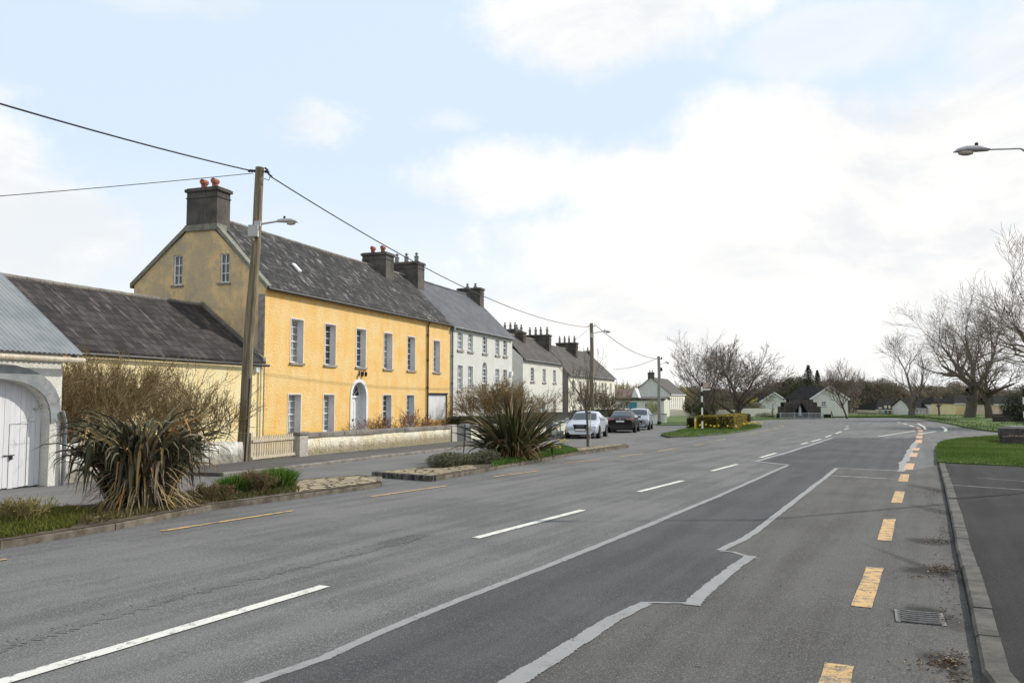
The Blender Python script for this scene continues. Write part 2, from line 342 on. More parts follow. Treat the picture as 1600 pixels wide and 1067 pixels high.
# ------------------------------------------------------------------ mesh helpers
class MB:
    def __init__(s): s.v = []; s.f = []; s.r = []; s.cur = .5
    def add(s, vs, fs, r=None):
        o = len(s.v); s.v += [tuple(q) for q in vs]
        for f in fs: s.f.append(tuple(i+o for i in f)); s.r.append(s.cur if r is None else r)
    def quad(s, a, b, c, d, r=None): s.add((a, b, c, d), ((0, 1, 2, 3),), r)
    def hexa(s, p): s.add(p, ((0, 3, 2, 1), (4, 5, 6, 7), (0, 1, 5, 4), (1, 2, 6, 5), (2, 3, 7, 6), (3, 0, 4, 7)))
    def box(s, x0, x1, y0, y1, z0, z1):
        s.hexa([(x0, y0, z0), (x1, y0, z0), (x1, y1, z0), (x0, y1, z0), (x0, y0, z1), (x1, y0, z1), (x1, y1, z1), (x0, y1, z1)])
    def cbox(s, x0, x1, y0, y1, z0, z1, c=.02):                      # box with chamfered top edges
        s.box(x0, x1, y0, y1, z0, z1-c)
        s.add([(x0, y0, z1-c), (x1, y0, z1-c), (x1, y1, z1-c), (x0, y1, z1-c), (x0+c, y0+c, z1), (x1-c, y0+c, z1), (x1-c, y1-c, z1), (x0+c, y1-c, z1)],
              ((4, 5, 6, 7), (0, 1, 5, 4), (1, 2, 6, 5), (2, 3, 7, 6), (3, 0, 4, 7)))
    def tube(s, pts, rad, n=6, cap=True, r=None):
        pts = [Vector(p) for p in pts]; k = len(pts)
        if isinstance(rad, (int, float)): rad = [rad]*k
        vs = []; up = None
        for i, p in enumerate(pts):
            t = (pts[min(i+1, k-1)]-pts[max(i-1, 0)])
            if t.length < 1e-9: t = Vector((0, 0, 1))
            t.normalize()
            a = Vector((1, 0, 0)) if abs(t.x) < .8 else Vector((0, 1, 0))
            if up is not None: a = up
            bx = t.cross(a).cross(t)
            if bx.length < 1e-6: bx = t.orthogonal()
            bx.normalize(); up = bx; by = t.cross(bx)
            for j in range(n):
                an = 2*pi*j/n; vs.append(p+(bx*cos(an)+by*sin(an))*rad[i])
        fs = []
        for i in range(k-1):
            for j in range(n):
                j2 = (j+1) % n; fs.append((i*n+j, i*n+j2, (i+1)*n+j2, (i+1)*n+j))
        if cap and n > 2: fs.append(tuple(reversed(range(n)))); fs.append(tuple(range((k-1)*n, k*n)))
        s.add(vs, fs, r)
    def lathe(s, prof, n=12, at=(0, 0, 0)):
        vs = []; fs = []
        for (r, z) in prof:
            for j in range(n): vs.append((at[0]+r*cos(2*pi*j/n), at[1]+r*sin(2*pi*j/n), at[2]+z))
        for i in range(len(prof)-1):
            for j in range(n): fs.append((i*n+j, i*n+(j+1) % n, (i+1)*n+(j+1) % n, (i+1)*n+j))
        fs.append(tuple(range((len(prof)-1)*n, len(prof)*n)))
        s.add(vs, fs)
    def prism(s, poly, z0, z1):
        n = len(poly); s.add([(x, y, z0) for x, y in poly]+[(x, y, z1) for x, y in poly],
            [tuple(reversed(range(n))), tuple(range(n, 2*n))]+[(i, (i+1) % n, n+(i+1) % n, n+i) for i in range(n)])
    def build(s, name, mat, parent=None, smooth=False, origin=None, bevel=0):
        me = bpy.data.meshes.new(name)
        vs = s.v
        if origin is not None: vs = [(a-origin[0], b-origin[1], c-origin[2]) for a, b, c in vs]
        me.from_pydata(vs, [], s.f); me.materials.append(mat)
        at_ = me.attributes.new('rnd', 'FLOAT', 'FACE'); at_.data.foreach_set('value', s.r)
        if smooth: me.polygons.foreach_set('use_smooth', [True]*len(me.polygons))
        me.update(); o = bpy.data.objects.new(name, me); COL.objects.link(o)
        if origin is not None: o.location = origin
        if parent is not None: o.parent = parent
        if bevel:
            b = o.modifiers.new('bevel', 'BEVEL'); b.width = bevel; b.segments = 2; b.limit_method = 'ANGLE'
        return o
def tag(o, label=None, cat=None, group=None, kind=None):
    if label: o['label'] = label
    if cat: o['category'] = cat
    if group: o['group'] = group
    if kind: o['kind'] = kind
    return o
def thing(name, label, cat, loc=(0, 0, 0), rz=0.0, group=None):
    o = bpy.data.objects.new(name, None); COL.objects.link(o); o.location = loc; o.rotation_euler = (0, 0, rz)
    o.empty_display_size = .3
    return tag(o, label, cat, group)
def struct(o): return tag(o, kind='structure')
def copy_tree(o, parent=None):
    c = o.copy(); COL.objects.link(c)
    if parent: c.parent = parent
    for ch in list(o.children): copy_tree(ch, c)
    return c

# street frame: s runs along the house fronts, v points away from the road
TH = atan((1253-800)/FPX/cos(PITCH)); U = Vector((sin(TH), cos(TH), 0)); V = Vector((-cos(TH), sin(TH), 0)); RZ = pi/2-TH
FO = Vector((-9.488, 31.6, 0))
def S(s, v, z=0.0): p = FO+U*s+V*v; return Vector((p.x, p.y, z))
def Sg(s, v, dz=0.0): p = FO+U*s+V*v; return Vector((p.x, p.y, gz(p.x, p.y)+dz))
def toS(p): q = Vector((p.x, p.y, 0))-FO; return q.dot(U), q.dot(V)
EMB = 0.0

def panel(mb, to3, x0, x1, zb, top, holes, extra=()):
    xs = sorted(set([x0, x1]+[h[0] for h in holes]+[h[1] for h in holes]+list(extra)))
    xs = [x for x in xs if x0-1e-6 <= x <= x1+1e-6]
    for a, b in zip(xs[:-1], xs[1:]):
        if b-a < 1e-5: continue
        c = (a+b)/2; hs = sorted([h for h in holes if h[0] < c < h[1]], key=lambda h: h[2])
        lo = (zb, zb)
        for h in hs:
            mb.quad(to3(a, lo[0], 0), to3(b, lo[1], 0), to3(b, h[2], 0), to3(a, h[2], 0)); lo = (h[3], h[3])
        mb.quad(to3(a, lo[0], 0), to3(b, lo[1], 0), to3(b, top(b), 0), to3(a, top(a), 0))
def arc(h, n=14):                                                   # points of the arched top of an opening, left to right
    x0, x1, z0, z1, ah = h[:5]; r = (x1-x0)/2; c = (x0+x1)/2; e = 2/(h[5] if len(h) > 5 else 2)
    return [(c-r*math.copysign(abs(cos(pi*i/n))**e, cos(pi*i/n)), z1-ah+ah*max(0, sin(pi*i/n))**e) for i in range(n+1)]
def spandrel(mb, to3, h, d=0.0):
    ps = arc(h)
    for (a, za), (b, zb_) in zip(ps[:-1], ps[1:]): mb.quad(to3(a, za, d), to3(b, zb_, d), to3(b, h[3], d), to3(a, h[3], d))
def reveal(mb, to3, h, dep):
    x0, x1, z0, z1 = h[:4]
    if len(h) > 4 and h[4]:
        ps = [(x0, z0)]+arc(h)+[(x1, z0)]
    else: ps = [(x0, z0), (x0, z1), (x1, z1), (x1, z0)]
    for (a, za), (b, zb_) in zip(ps[:-1], ps[1:]): mb.quad(to3(a, za, 0), to3(b, zb_, 0), to3(b, zb_, dep), to3(a, za, dep))
    mb.quad(to3(x0, z0, 0), to3(x1, z0, 0), to3(x1, z0, dep), to3(x0, z0, dep))
def tbox(mb, to3, x0, x1, z0, z1, d0, d1):
    mb.hexa([to3(x0, z0, d0), to3(x1, z0, d0), to3(x1, z0, d1), to3(x0, z0, d1), to3(x0, z1, d0), to3(x1, z1, d0), to3(x1, z1, d1), to3(x0, z1, d1)])
WR = random.Random(77)
def window(parent, to3, h, dep=.16, cols=2, rows=4, frame=M_WPAINT, glass=M_GLASSL, rev=M_PPAINT, band=None, bw=.07, sill=M_SILL, fw=.05, bar=.022, meet=None, sillh=.09):
    if glass is M_GLASSL and WR.random() < .45: glass = M_GLASS
    x0, x1, z0, z1 = h[:4]; m = MB()
    arched = len(h) > 4 and h[4]; zt = z1-h[4] if arched else z1
    tbox(m, to3, x0, x0+fw, z0, zt, dep-.05, dep+.02); tbox(m, to3, x1-fw, x1, z0, zt, dep-.05, dep+.02)
    tbox(m, to3, x0+fw, x1-fw, z0, z0+fw*1.3, dep-.05, dep+.02)
    if not arched: tbox(m, to3, x0+fw, x1-fw, z1-fw, z1, dep-.05, dep+.02)
    else:
        ps = arc(h); c = (x0+x1)/2
        ins = [(c+(a-c)*(1-2*fw/(x1-x0)), zt+(z-zt)*(1-2*fw/(x1-x0))) for a, z in ps]
        for i in range(len(ps)-1):
            m.hexa([to3(ps[i][0], ps[i][1], dep-.05), to3(ps[i+1][0], ps[i+1][1], dep-.05), to3(ins[i+1][0], ins[i+1][1], dep-.05), to3(ins[i][0], ins[i][1], dep-.05),
                    to3(ps[i][0], ps[i][1], dep+.02), to3(ps[i+1][0], ps[i+1][1], dep+.02), to3(ins[i+1][0], ins[i+1][1], dep+.02), to3(ins[i][0], ins[i][1], dep+.02)])
        for k in range(1, 5):
            an = pi*k/5; e = (c+(x1-x0-fw)/2*cos(an), zt+(h[4]-fw*.7)*sin(an)); mpt = (c+.12*cos(an), zt+.12*sin(an))
            m.tube([to3(mpt[0], mpt[1], dep-.02), to3(e[0], e[1], dep-.02)], bar*.5, 4)
        tbox(m, to3, x0+fw, x1-fw, zt-fw*.5, zt+fw*.5, dep-.055, dep+.02)
    for i in range(1, cols):
        x = x0+(x1-x0)*i/cols; tbox(m, to3, x-bar/2, x+bar/2, z0+fw, zt-fw*.6, dep-.03, dep+.015)
    for j in range(1, rows):
        z = z0+(zt-z0)*j/rows; w = bar*1.9 if j*2 == rows else bar
        tbox(m, to3, x0+fw, x1-fw, z-w/2, z+w/2, dep-.034-(.015 if j*2 == rows else 0), dep+.012)
    wd = m.build('window', frame, parent)
    gl = MB()
    if arched:
        ps = [(x0, z0)]+arc(h)+[(x1, z0)]; gl.add([to3(a, b, dep+.008) for a, b in ps], [tuple(range(len(ps)))])
    else: gl.quad(to3(x0, z0, dep+.008), to3(x1, z0, dep+.008), to3(x1, z1, dep+.008), to3(x0, z1, dep+.008))
    gl.build('pane', glass, wd)
    rv = MB(); reveal(rv, to3, h, dep)
    if band:
        rv2 = rv
    rv.build('reveal', rev, wd)
    if band:
        b = MB()
        tbox(b, to3, x0-bw, x0, z0, zt, -.012, .01); tbox(b, to3, x1, x1+bw, z0, zt, -.012, .01)
        if not arched: tbox(b, to3, x0-bw, x1+bw, z1, z1+bw, -.012, .01)
        b.build('surround', band, wd)
    if sill:
        sm = MB(); tbox(sm, to3, x0-.09, x1+.09, z0-sillh, z0, -.07, dep-.02); sm.build('sill', sill, wd, bevel=.008)
    return wd
def chimney(parent, x0, x1, y0, y1, z0, z1, pots, mat=M_CHIM, potm=M_POTG, hood=False, along='y', poth=.42, pr=.13, cap=.07):
    m = MB(); m.box(x0, x1, y0, y1, z0, z1-.16); m.box(x0-cap, x1+cap, y0-cap, y1+cap, z1-.16, z1-.04); m.box(x0-.01, x1+.01, y0-.01, y1+.01, z1-.04, z1)
    m.box(x0-.03, x1+.03, y0-.03, y1+.03, z1-.42, z1-.38)
    ch = m.build('chimney', mat, parent)
    for t in pots:
        p = MB(); px_ = (x0+x1)/2; py_ = y0+(y1-y0)*t
        if along == 'x': px_ = x0+(x1-x0)*t; py_ = (y0+y1)/2
        p.lathe([(pr*1.05, 0), (pr*.95, poth*.8), (pr*1.15, poth*.82), (pr*1.15, poth*.95), (pr*.8, poth), (pr*.8, poth-.1)], 12, (px_, py_, z1-.02))
        if hood:
            p.tube([(px_-.15, py_, z1+poth+.02), (px_+.15, py_, z1+poth+.02)], .11, 10)
        else:
            p.lathe([(pr*.5, 0), (pr*.5, .12), (pr*.95, .14), (pr*.3, .24), (.01, .25)], 10, (px_, py_, z1+poth-.04))
        p.build('chimney_pot', potm, ch, smooth=False)
    return ch
def roof(parent, L, yf, ym, yb, ze, zr, zeb, mat, over=.12, x0=0.0, ends=(.05, .05), th=.08, ridge=M_COPE, xr0=None, xr1=None, name='roof'):
    m = MB(); a, b = x0-ends[0], x0+L+ends[1]
    sl_ = (zr-ze)/(ym-yf); yo = yf-over; zo = ze-over*sl_
    ra = a if xr0 is None else xr0; rb = b if xr1 is None else xr1
    slb = (zr-zeb)/(yb-ym); yo2 = yb+over; zo2 = zeb-over*slb
    def sheet(p):
        q = [(x, y, z+th) for x, y, z in p]; m.hexa(p+q)
    NX = 16
    for i in range(NX):                                             # slightly sagging ridge and eaves
        def X(u, lo, hi): return lo+(hi-lo)*u
        def sag(u): return -.035*sin(pi*u)+.012*sin(u*23+L)
        u0, u1 = i/NX, (i+1)/NX
        m.hexa([(X(u0, a, b), yo, zo), (X(u1, a, b), yo, zo), (X(u1, ra, rb), ym, zr+sag(u1)), (X(u0, ra, rb), ym, zr+sag(u0)),
                (X(u0, a, b), yo, zo+th), (X(u1, a, b), yo, zo+th), (X(u1, ra, rb), ym, zr+th+sag(u1)), (X(u0, ra, rb), ym, zr+th+sag(u0))])
    m.hexa([(a, yo2, zo2), (ra, ym+.003, zr-.03), (rb, ym+.003, zr-.03), (b, yo2, zo2), (a, yo2, zo2+th), (ra, ym+.003, zr+th-.03), (rb, ym+.003, zr+th-.03), (b, yo2, zo2+th)])
    r = m.build(name, mat, parent)
    if ridge:
        k = MB(); n = max(4, int((rb-ra)/.45)); 
        for i in range(n):
            u0, u1 = i/n, (i+1)/n; s0 = -.035*sin(pi*u0)
            k.tube([(ra+(rb-ra)*u0, ym, zr+th-.01+s0), (ra+(rb-ra)*u1-.012, ym, zr+th-.01+s0+.006*((i*7) % 3-1))], .085, 8)
        k.build('ridge_tiles', ridge, r)
    return r
def flip(f): return f
def front(x, z, d): return (x, d, z)
exec_objs = []

# ================================================================== GROUND
def sheet(name, polys, mat, dz, smooth=False):
    m = MB()
    for p in polys: m.add([Vector(q)+Vector((0, 0, dz)) for q in p], [tuple(range(len(p)))])
    return struct(m.build(name, mat))
m = MB(); ys = [-60, 0, 20, 60, 100, 140, 172, 400, 1200, 4000]; xs = [-3000, -400, -60, 0, 60, 400, 3000]
for j in range(len(ys)-1):
    for i in range(len(xs)-1):
        m.quad(*[(x, y, gz(x, y)-.02) for x, y in ((xs[i], ys[j]), (xs[i+1], ys[j]), (xs[i+1], ys[j+1]), (xs[i], ys[j+1]))])
struct(m.build('ground', M_FIELD))
def gp(x, y, dz=0): return Vector((x, y, gz(x, y)+dz))
# main road and junction: everything between the left kerb and the far kerb
kl = [Sg(-45, -6.5), Sg(-8.7, -6.5), Sg(2.4, -6.6), Sg(18, -7.2), Sg(38, -7.0), at(1000, 668), at(1035, 665), at(1075, 664.5)]
roadpoly = [Sg(-45, -4.3), Sg(8, -4.2), Sg(20, -6.3), Sg(38, -5.5), at(1010, 664), at(1030, 664.2), at(1080, 664), at(1110, 657), at(1180, 657), at(1217, 655.3), at(1300, 652.7), at(1400, 652.7), at(1440, 655), at(1480, 662), at(1510, 669), at(1537, 673.5), at(1562, 676), gp(70, 62), gp(70, 40), at(1560, 684), at(1500, 688), at(1472, 693), at(1465, 700), at(1466, 726), at(1474, 760), at(1498, 880), at(1538, 1066), gp(1.8, 2), gp(-1, -8), gp(-14, -8)]
sheet('road', [roadpoly], M_ROAD, 0.0)
# service lane beside the houses, smoother and lighter
serv = [Sg(-30, -4.6), Sg(-13, -4.6), Sg(-9.5, -6.45), Sg(2.4, -6.55), Sg(17, -7.4), Sg(38, -7.0), Sg(38, -10.6), Sg(16, -11.2), Sg(7.4, -12.5), Sg(2, -11.5), Sg(-8, -10.2), Sg(-12, -9.2), Sg(-18, -8.8), Sg(-30, -8.8)]
sheet('service_lane', [serv], M_SERV, 0.003)
# right lane, browner
rl = [at(500, 1110), at(640, 1000), at(760, 930), at(900, 880), at(1080, 805), at(1222, 735), at(1300, 732), at(1415, 736), at(1466, 727), at(1474, 760), at(1498, 880), at(1538, 1066), gp(1.8, 2)]
sheet('right_lane_surface', [rl], M_ROADR, 0.003)
patch = [at(230, 1125), at(390, 1067), at(506, 1029), at(600, 986), at(700, 945), at(875, 877), at(1020, 818), at(1125, 774), at(1231, 727), at(1180, 721), at(1240, 704), at(1300, 684), at(1436, 684), at(1425, 707), at(1411, 736), at(1307, 732), at(1274, 758), at(1247, 779), at(1225, 796), at(1187, 826), at(1165, 841), at(1124, 861), at(1170, 870), at(1125, 905), at(1092, 940), at(1010, 942), at(900, 1005), at(800, 1067), at(720, 1120)]
sheet('road_patch', [patch], M_PATCH, 0.006)

def ribbon(mb, pts, w, dz=.0085, jag=0.0, seed=1, sub=1):
    rr = random.Random(seed); q = []
    for a, b in zip(pts[:-1], pts[1:]):
        for i in range(sub): q.append(a.lerp(b, i/sub))
    q.append(pts[-1]); L = []; R = []
    for i, p in enumerate(q):
        t = (q[min(i+1, len(q)-1)]-q[max(i-1, 0)]); t.z = 0; t.normalize(); n = Vector((-t.y, t.x, 0))
        ww = w[0]+(w[1]-w[0])*i/(len(q)-1) if isinstance(w, tuple) else w
        l = p+n*ww/2*(1+rr.uniform(-jag, jag)); r = p-n*ww/2*(1+rr.uniform(-jag, jag))
        L.append((l.x, l.y, gz(l.x, l.y)+dz)); R.append((r.x, r.y, gz(r.x, r.y)+dz))
    for i in range(len(q)-1): mb.quad(R[i], R[i+1], L[i+1], L[i])
m = MB()
for (a, b) in [((-60, 1085), (508, 916)), ((743, 841), (911, 797)), ((998, 768.5), (1067, 751)), ((1112, 736), (1152, 725.5)), ((1188, 715), (1212, 708)), ((1252, 694), (1262, 691.5)), ((1268, 690), (1283, 686)), ((1290, 683), (1299, 680)), ((1306, 677.5), (1315, 674)), ((1319, 671), (1326, 668.5)), ((1322, 666), (1326, 665)), ((1313, 663.7), (1320, 664.2))]:
    ribbon(m, [at(*a), at(*b)], .125, .0085, .05, 3, 10)
ribbon(m, [at(1373, 682), at(1430, 673)], .14, .0095); ribbon(m, [at(1438, 678), at(1462, 674)], .14, .0095)
ribbon(m, [at(1472, 667), at(1478, 670), at(1477, 674)], .2, .0095); ribbon(m, [at(1434, 661.5), at(1444, 667), at(1446, 671)], .16, .0095)
for (a, b) in [((1388, 658.4), (1395, 658.6)), ((1402, 659.5), (1408, 660.5)), ((1411, 661.5), (1417, 663)), ((1421, 664.5), (1428, 666.5)), ((1345, 660.5), (1360, 660.3)), ((1372, 657), (1380, 657.5))]:
    ribbon(m, [at(*a), at(*b)], .22, .0095)
struct(m.build('white_line_marking', M_WHITE))
m = MB(); yl = []
for (a, b) in [((-110, 889), (10, 874)), ((252, 830), (459, 798)), ((580, 776), (699, 759)), ((771, 745), (843, 735.5)), ((880, 723.5), (939, 718)), ((968, 713.5), (1004, 708.5)), ((1028, 705), (1056, 700.5)), ((1084, 696), (1100, 693.5)), ((1118, 688.5), (1134, 686)), ((1150, 681.5), (1164, 679.5)), ((1172, 677.5), (1184, 675.5)), ((1192, 673.5), (1202, 671.5)), ((1208, 669.8), (1217, 668)), ((1220, 667), (1226, 665.5)), ((1221, 664.5), (1226, 664)), ((1213, 663.3), (1220, 663.7))]:
    ribbon(m, [at(*a), at(*b)], .10, .0085, .08, 5, 8)
struct(m.build('yellow_edge_marking', M_YEL))
m = MB()
for (xb, yb, xt, yt, wp) in [(1300, 1086, 1311, 1039, 48), (1346, 949, 1367, 887, 31), (1382, 845, 1390, 811, 21), (1401, 786, 1406, 768, 16), (1411, 752.5, 1414, 741, 14)]:
    a, b = at(xb, yb), at(xt, yt); w = (at(xb+wp/2, yb)-at(xb-wp/2, yb)).length; ribbon(m, [a, b], w, .0085, .05, 7, 6)
struct(m.build('yellow_bay_marking', M_YEL))
m = MB()
for (xb, yb, xt, yt, wp) in [(1419, 734, 1423, 724, 13), (1426, 714, 1429, 708, 11), (1430, 704, 1432, 700, 10), (1435, 692, 1436, 687, 10), (1436, 684.5, 1437, 681, 9), (1437.5, 679, 1438, 676.5, 7), (1438, 674.5, 1438.5, 672, 6.5), (1436.5, 670.5, 1434, 667.5, 6)]:
    a, b = at(xb, yb), at(xt, yt); w = (at(xb+wp/2, yb)-at(xb-wp/2, yb)).length; ribbon(m, [a, b], w, .0085)
struct(m.build('faded_bay_marking', M_YELP))
m = MB()
def wig(pts, amp, seed, n=9):
    rr = random.Random(seed); out = []
    for a, b in zip(pts[:-1], pts[1:]):
        for i in range(n): out.append(a.lerp(b, i/n)+Vector((rr.uniform(-amp, amp), rr.uniform(-amp, amp), 0)))
    return out+[pts[-1]]
P = lambda *l: [at(*q) for q in l]
ribbon(m, wig(P((360, 1079), (506, 1029), (600, 986), (700, 945), (875, 877)), .004, 1), .09, .0085, .10, 1, 4)
ribbon(m, wig(P((875, 877), (1020, 818), (1125, 774), (1231, 727)), .008, 2), .10, .0085, .16, 2, 3)
ribbon(m, wig(P((1232, 726.5), (1180, 721)), .01, 3, 4), .20, .0089, .2)
ribbon(m, wig(P((1180, 721.5), (1240, 704), (1300, 684.5)), .015, 4, 6), .16, .0087, .2, 4, 2)
ribbon(m, wig(P((790, 1074), (900, 1005), (960, 967), (1010, 943)), .006, 5), (.16, .11), .0086, .08, 4, 6)
ribbon(m, wig(P((1000, 942), (1070, 943), (1096, 947)), .004, 6, 5), .045, .0088, .3)
ribbon(m, wig(P((1080, 946), (1100, 925), (1125, 905), (1150, 885), (1174, 869)), .006, 7), (.14, .12), .0083, .12, 5, 5)
ribbon(m, wig(P((1184, 873), (1170, 870), (1145, 863), (1124, 861)), .005, 8, 4), .055, .0090, .3)
ribbon(m, wig(P((1126, 860), (1165, 841), (1187, 826), (1225, 796), (1247, 779), (1274, 758), (1307, 732)), .007, 9, 4), .10, .0082, .16, 6, 3)
ribbon(m, wig(P((1303, 731.5), (1411, 736)), .01, 10, 6), .16, .0091, .15)
ribbon(m, wig(P((1408, 737), (1413, 722), (1422, 706), (1432, 690)), .03, 11, 6), (.2, .22), .0084, .3, 7, 2)
struct(m.build('crack_sealant', M_SEAL))
m = MB()
ribbon(m, P((1296, 743), (1385, 748)), .12, .0080, .2, 2, 6); ribbon(m, P((1385, 748), (1440, 753)), .02, .0080)
ribbon(m, P((1225, 684), (1425, 684.5)), .07, .0080); ribbon(m, P((1360, 688), (1400, 686)), .05, .0080)
struct(m.build('road_joint_line', M_OLDW))
m = MB(); ribbon(m, wig(P((-60, 1030), (120, 976), (300, 925), (450, 888), (560, 862), (660, 836)), .015, 3, 8), (.15, .24), .003, .6, 9, 5)
struct(m.build('crumbling_seam', M_SEAM))

# kerbs
def kerb(name, pts, w, h, mat, side=1, L=.9, seed=1, base=0.0):
    m = MB(); rr = random.Random(seed)
    for a, b in zip(pts[:-1], pts[1:]):
        d = (b-a); n = max(1, round(d.length/L)); t = d.normalized(); nn = Vector((-t.y, t.x, 0))*side
        for i in range(n):
            p = a.lerp(b, i/n)+t*.006; q = a.lerp(b, (i+1)/n)-t*.006
            j = rr.uniform(-.008, .008); hh = h+rr.uniform(-.006, .006); c = .02
            P0 = [p+nn*j, q+nn*j, q+nn*(w+j), p+nn*(w+j)]
            lo = [(x.x, x.y, gz(x.x, x.y)-.15) for x in P0]; mid = [(x.x, x.y, gz(x.x, x.y)+hh-c) for x in P0]
            P1 = [p+nn*(j+c), q+nn*(j+c), q+nn*(w+j-.004), p+nn*(w+j-.004)]
            tp = [(x.x, x.y, gz(x.x, x.y)+hh) for x in P1]
            m.add(lo+mid+tp, [(0, 1, 5, 4), (1, 2, 6, 5), (2, 3, 7, 6), (3, 0, 4, 7), (4, 5, 9, 8), (5, 6, 10, 9), (6, 7, 11, 10), (7, 4, 8, 11), (8, 9, 10, 11)])
    return struct(m.build(name, mat))
kr = [gp(1.5, 1.0), at(1535, 1067), at(1517, 965), at(1497, 872), at(1485, 806), at(1475, 762), at(1467, 728)]
kerb('kerb', kr, .15, .085, M_KERBR, -1, .915, 2)
kerb('kerb', [Sg(-10.2, -6.35), Sg(-8.57, -6.53), Sg(-2.3, -6.43), Sg(2.4, -6.6), Sg(16, -7.3), Sg(38, -7.0)], .14, .09, M_GRIT, 1, .9, 3)
# left footpath between kerb and walls
fp = [Sg(-10.2, -6.25), Sg(-8.57, -6.40), Sg(-2.3, -6.3), Sg(2.4, -6.47), Sg(16, -7.17), Sg(38, -6.87), Sg(38, -5.4), Sg(20, -6.3), Sg(8, -4.2), Sg(-6, -4.0), Sg(-10.2, -4.0)]
m = MB(); m.add([p+Vector((0, 0, .085)) for p in fp], [tuple(range(len(fp)))]); m.quad(*[fp[0]+Vector((0, 0, z)) for z in (.085,)], fp[-1]+Vector((0, 0, .085)), fp[-1]+Vector((-.0, 0, -.02)), fp[0]+Vector((0, 0, -.02)))
struct(m.build('footpath_left', M_PATHL))
rp = [p+Vector((.145, -.01, 0)) for p in kr]+[at(1700, 738), gp(60, 25), gp(60, 0), gp(3, -3)]
m = MB(); m.add([(p.x, p.y, gz(p.x, p.y)+.078) for p in rp], [tuple(range(len(rp)))]); struct(m.build('footpath_right', M_PATHR))
m = MB(); ribbon(m, P((1480, 764), (1620, 774)), .05, .090, .2, 4, 10); ribbon(m, P((1525, 752), (1620, 760)), .03, .090, .2, 4, 10)
struct(m.build('bay_line_marking', M_OLDW))

# grass areas -----------------------------------------------------
def inpoly(x, y, p):
    c = False; j = len(p)-1
    for i in range(len(p)):
        if (p[i].y > y) != (p[j].y > y) and x < (p[j].x-p[i].x)*(y-p[i].y)/(p[j].y-p[i].y)+p[i].x: c = not c
        j = i
    return c
def raised(name, poly, mat, h, hf=None):
    m = MB(); c = sum(poly, Vector())/len(poly); n = len(poly)
    def z(p, k): return (p.x, p.y, gz(p.x, p.y)+(k if hf is None else max(k, 0)*1.0))
    ring0 = [(p.x, p.y, gz(p.x, p.y)-.05) for p in poly]; ring1 = [(p.x, p.y, gz(p.x, p.y)+h) for p in poly]
    m.add(ring0+ring1, [(i, (i+1) % n, n+(i+1) % n, n+i) for i in range(n)]); m.add(ring1, [tuple(range(n))])
    return struct(m.build(name, mat))
def blades(name, poly, count, hmin, hmax, mat, dz, label, cat, seed=1, wd=.012, base=None, lean=.5, zf=None):
    rr = random.Random(seed); m = MB(); x0 = min(p.x for p in poly); x1 = max(p.x for p in poly); y0 = min(p.y for p in poly); y1 = max(p.y for p in poly)
    k = 0; tries = 0
    while k < count and tries < count*20:
        tries += 1; x = rr.uniform(x0, x1); y = rr.uniform(y0, y1)
        if not inpoly(x, y, poly): continue
        k += 1; z = gz(x, y)+dz+(zf(x, y) if zf else 0); h = rr.uniform(hmin, hmax); a = rr.uniform(0, 2*pi); w = wd*rr.uniform(.6, 1.4)
        lx, ly = rr.gauss(0, lean)*h, rr.gauss(0, lean)*h; cx, cy = cos(a)*w, sin(a)*w
        m.add([(x-cx, y-cy, z-.01), (x+cx, y+cy, z-.01), (x+lx, y+ly, z+h)], ((0, 1, 2),), min(1, max(0, rr.gauss(.45, .22)+.26*sin(x*.9+2*sin(y*.4))*cos(y*.7))))
    return tag(m.build(name, mat), label, cat, kind='stuff')
gr1 = [at(1465, 727), at(1463, 703), at(1466, 697), at(1474, 692.5), at(1500, 688), at(1560, 683.5), gp(45, 45), gp(45, 26), at(1700, 739)]
raised('grass_verge', gr1, M_GRASS, .11)
blades('grass', [at(1465, 727), at(1463, 703), at(1466, 697), at(1474, 692.5), at(1500, 688), at(1560, 683.5), gp(33, 46), at(1690, 738.2)], 60000, .03, .085, M_BLADE, .11, 'short green grass of the verge beside the right kerb', 'grass', 2, .016)
isl = [at(1032, 681), at(1045, 684), at(1095, 682), at(1140, 678), at(1175, 672.5), at(1190, 668.5), at(1188, 666.5), at(1165, 664.5), at(1120, 664), at(1075, 671)]
raised('traffic_island', isl, M_GRASS, .10)
kerb('kerb', isl[:7], .12, .10, M_KERBR, 1, .9, 5)
blades('grass', isl, 9000, .04, .11, M_BLADE, .10, 'green grass on the traffic island round the striped signpost', 'grass', 3, .025)
lawn = [at(1026, 664.5), at(1085, 664.5), at(1110, 655.5), at(1110, 651), at(1034, 650.2)]
raised('lawn', lawn, M_GRASS, .08)
vf = [at(1110, 655.6), at(1180, 656), at(1217, 655), at(1300, 652.4), at(1400, 652.4), at(1440, 655), at(1480, 662), at(1510, 668.7), at(1537, 673.2), at(1562, 675.7), gp(75, 61), gp(140, 100), gp(160, 171), gp(60, 171), gp(20, 171), at(1110, 651)]
m = MB(); n = len(vf)
cpt = gp(72, 108); 
def mound(x, y):                                                    # the right hand verge rises gently away from the road
    t = min(1, max(0, (x-42)/30))*min(1, max(0, (y-66)/25)); return .12+.42*t*min(1, max(0, (140-y)/20))
ring0 = [(p.x, p.y, gz(p.x, p.y)-.05) for p in vf]; ring1 = [(p.x, p.y, gz(p.x, p.y)+.12) for p in vf]
m.add(ring0+ring1, [(i, (i+1) % n, n+(i+1) % n, n+i) for i in range(n)])
GX, GY = 70, 50; gx0, gx1, gy0, gy1 = 10, 160, 58, 172; idx = {}; vv = []
for j in range(GY+1):
    for i in range(GX+1):
        x = gx0+(gx1-gx0)*i/GX; y = gy0+(gy1-gy0)*j/GY; idx[i, j] = len(vv); vv.append((x, y, gz(x, y)+mound(x, y)))
